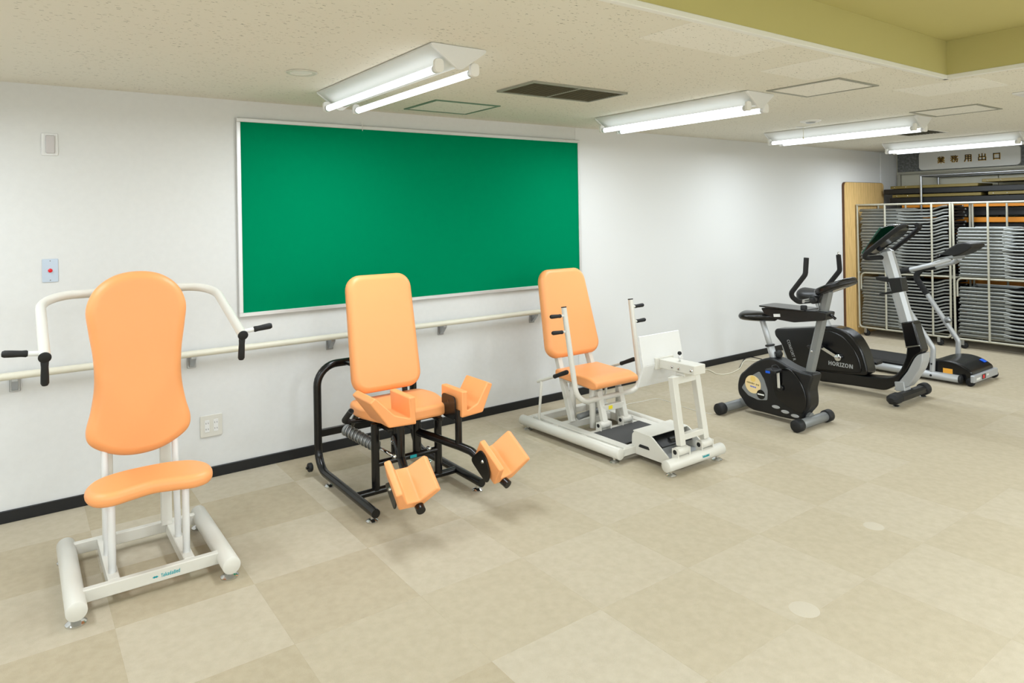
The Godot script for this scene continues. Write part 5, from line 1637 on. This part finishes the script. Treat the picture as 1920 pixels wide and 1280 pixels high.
func end_wall_things() -> void:
	var x := END_X
	# dark felt band and door
	struct("trim_4", slab(mb(), x - 0.012, x + 0.001, 1.968, CEIL, 0.02, 2.6), M.felt)
	var t := thing("double_door", Vector3(x, 0, 1.2), "cream service exit door under the white sign, mostly behind stacked tables", "door")
	obj("door_frame", box(mb(), Vector3(x - 0.02, 1.952, 1.15), Vector3(0.04, 0.03, 2.22), 0.003), M.cart, t)
	for z in [0.045, 2.255]:
		obj("door_frame", box(mb(), Vector3(x - 0.02, 0.968, z), Vector3(0.04, 1.937, 0.035), 0.003), M.cart, t)
	for q in [[0.07, 1.145], [1.155, 2.23]]:
		obj("door_leaf", box(mb(), Vector3(x - 0.012, 0.965, (q[0] + q[1]) / 2), Vector3(0.022, 1.92, q[1] - q[0]), 0.003), M.end_wall, t)
	done()
	# sign
	var sz0 := 0.29
	var sz1 := 1.375
	var sy0 := 1.975
	var sy1 := 2.205
	t = thing("exit_sign", Vector3(x, (sy0 + sy1) / 2, (sz0 + sz1) / 2), "long white rounded sign with dark gold Japanese characters above the door", "sign")
	obj("sign_board", ext(mb(), rrect(sz1 - sz0, sy1 - sy0, 0.045, 6), Vector3(x - 0.012, (sy0 + sy1) / 2, (sz0 + sz1) / 2), Vector3(0, 0, 1), Vector3.UP, 0.03, 0.006, 3), M.sign, t)
	var face := x - 0.012
	var glyphs := [
		[[[3.6, 9.6], [3.6, 7.8]], [[6.4, 9.6], [6.4, 7.8]], [[1.6, 9.0], [2.4, 7.9]], [[8.4, 9.0], [7.6, 7.9]], [[0.6, 7.5], [9.4, 7.5]], [[3.2, 7.2], [3.8, 6.1]], [[6.8, 7.2], [6.2, 6.1]], [[1.2, 5.9], [8.8, 5.9]], [[1.8, 4.5], [8.2, 4.5]], [[0.4, 3.1], [9.6, 3.1]], [[5.0, 5.9], [5.0, 0.1]], [[4.6, 2.9], [2.9, 1.5], [0.6, 0.5]], [[5.4, 2.9], [7.1, 1.5], [9.4, 0.5]]],
		[[[0.5, 9.2], [4.4, 9.2], [3.0, 7.6]], [[1.4, 8.3], [2.8, 7.0]], [[0.2, 6.4], [4.8, 6.4], [3.9, 5.2]], [[2.6, 6.4], [2.6, 0.6], [1.7, 1.0]], [[2.4, 5.0], [0.4, 2.6]], [[6.4, 9.8], [5.8, 8.2], [4.9, 7.0]], [[5.9, 8.6], [9.4, 8.6]], [[8.6, 8.4], [7.2, 6.0], [5.0, 4.6]], [[6.0, 7.6], [7.6, 5.8], [9.7, 4.8]], [[5.0, 3.5], [9.2, 3.5], [8.8, 0.6], [7.7, 0.6]], [[7.0, 4.8], [6.7, 2.6], [4.6, 0.3]]],
		[[[1.6, 9.3], [1.6, 3.6], [1.2, 1.8], [0.4, 0.3]], [[1.6, 9.3], [9.0, 9.3], [9.0, 0.4], [7.9, 0.6]], [[1.6, 6.6], [9.0, 6.6]], [[1.6, 3.9], [9.0, 3.9]], [[5.3, 9.3], [5.3, 0.3]]],
		[[[5.0, 9.7], [5.0, 0.7]], [[1.2, 8.9], [1.2, 5.4]], [[8.8, 8.9], [8.8, 5.4]], [[1.2, 5.4], [8.8, 5.4]], [[0.5, 4.4], [0.5, 0.5]], [[9.5, 4.4], [9.5, 0.5]], [[0.5, 0.8], [9.5, 0.8]]],
		[[[1.2, 8.8], [1.2, 0.6]], [[8.8, 8.8], [8.8, 0.6]], [[1.2, 8.6], [8.8, 8.6]], [[1.2, 1.4], [8.8, 1.4]]]]
	var cell := 0.080
	for k in 5:
		var zc := 0.508 + k * 0.148
		var o := Vector3(face - 0.031, 2.055, zc)
		var back := mb()
		var frt := mb()
		for s in glyphs[k]:
			stroke(back, o + Vector3(0.0015, -0.004, 0.002), cell / 10.0, s, 0.0125 if k > 1 else 0.0105)
			stroke(frt, o - Vector3(0.0005, 0, 0), cell / 10.0, s, 0.0085 if k > 1 else 0.0065)
		var ch := obj("character", frt, M.ink, t)
		obj("character_edge", back, M.gold, ch)
		if k == 4:
			obj("character_fill", box(mb(), o + Vector3(0.003, 0.5 * cell, 0.5 * cell), Vector3(0.002, 0.055, 0.058), 0.0003), M.gold, ch)
	done()


# ---------------------------------------------------------------- cords on the floor
func floor_px(x: float, y: float, h: float) -> Vector3:
	var d := ray(x, y)
	return cam_pos + d * ((h - cam_pos.y) / d.y)


# a cord that lies on the carpet, given by the pixels it passes
func cord(px: Array, r: float) -> MB:
	var pts: Array[Vector3] = []
	for q in px:
		pts.append(floor_px(q[0], q[1], r))
	var line: Array = []
	for i in pts.size() - 1:
		var a := pts[max(i - 1, 0)]
		var e := pts[min(i + 2, pts.size() - 1)]
		for k in 6:
			line.append(pts[i].cubic_interpolate(pts[i + 1], a, e, k / 6.0))
	line.append(pts[pts.size() - 1])
	return tube(mb(), line, r, 8)


func cords() -> void:
	tag(obj("floor_cable", cord([[1300, 704], [1322, 693], [1334, 696], [1345, 701], [1362, 701], [1378, 696], [1388, 689], [1393, 679], [1400, 675], [1418, 676], [1440, 673], [1452, 668], [1460, 671], [1466, 676], [1478, 682]], 0.0045), M.cord), "cream power cord trailing over the carpet behind the small bike", "cord")
	tag(obj("floor_cable", cord([[1160, 763], [1178, 757], [1205, 752], [1229, 747], [1245, 750], [1258, 754], [1280, 762], [1310, 771], [1335, 776]], 0.0022), M.cream), "thin pale cord lying on the carpet behind the leg press", "cord")
	tag(obj("floor_cable", cord([[1386, 690], [1392, 679], [1396, 673], [1406, 669], [1424, 672], [1440, 676], [1458, 678]], 0.004), M.rubber), "black power cord looping near the baseboard behind the small bike", "cord")
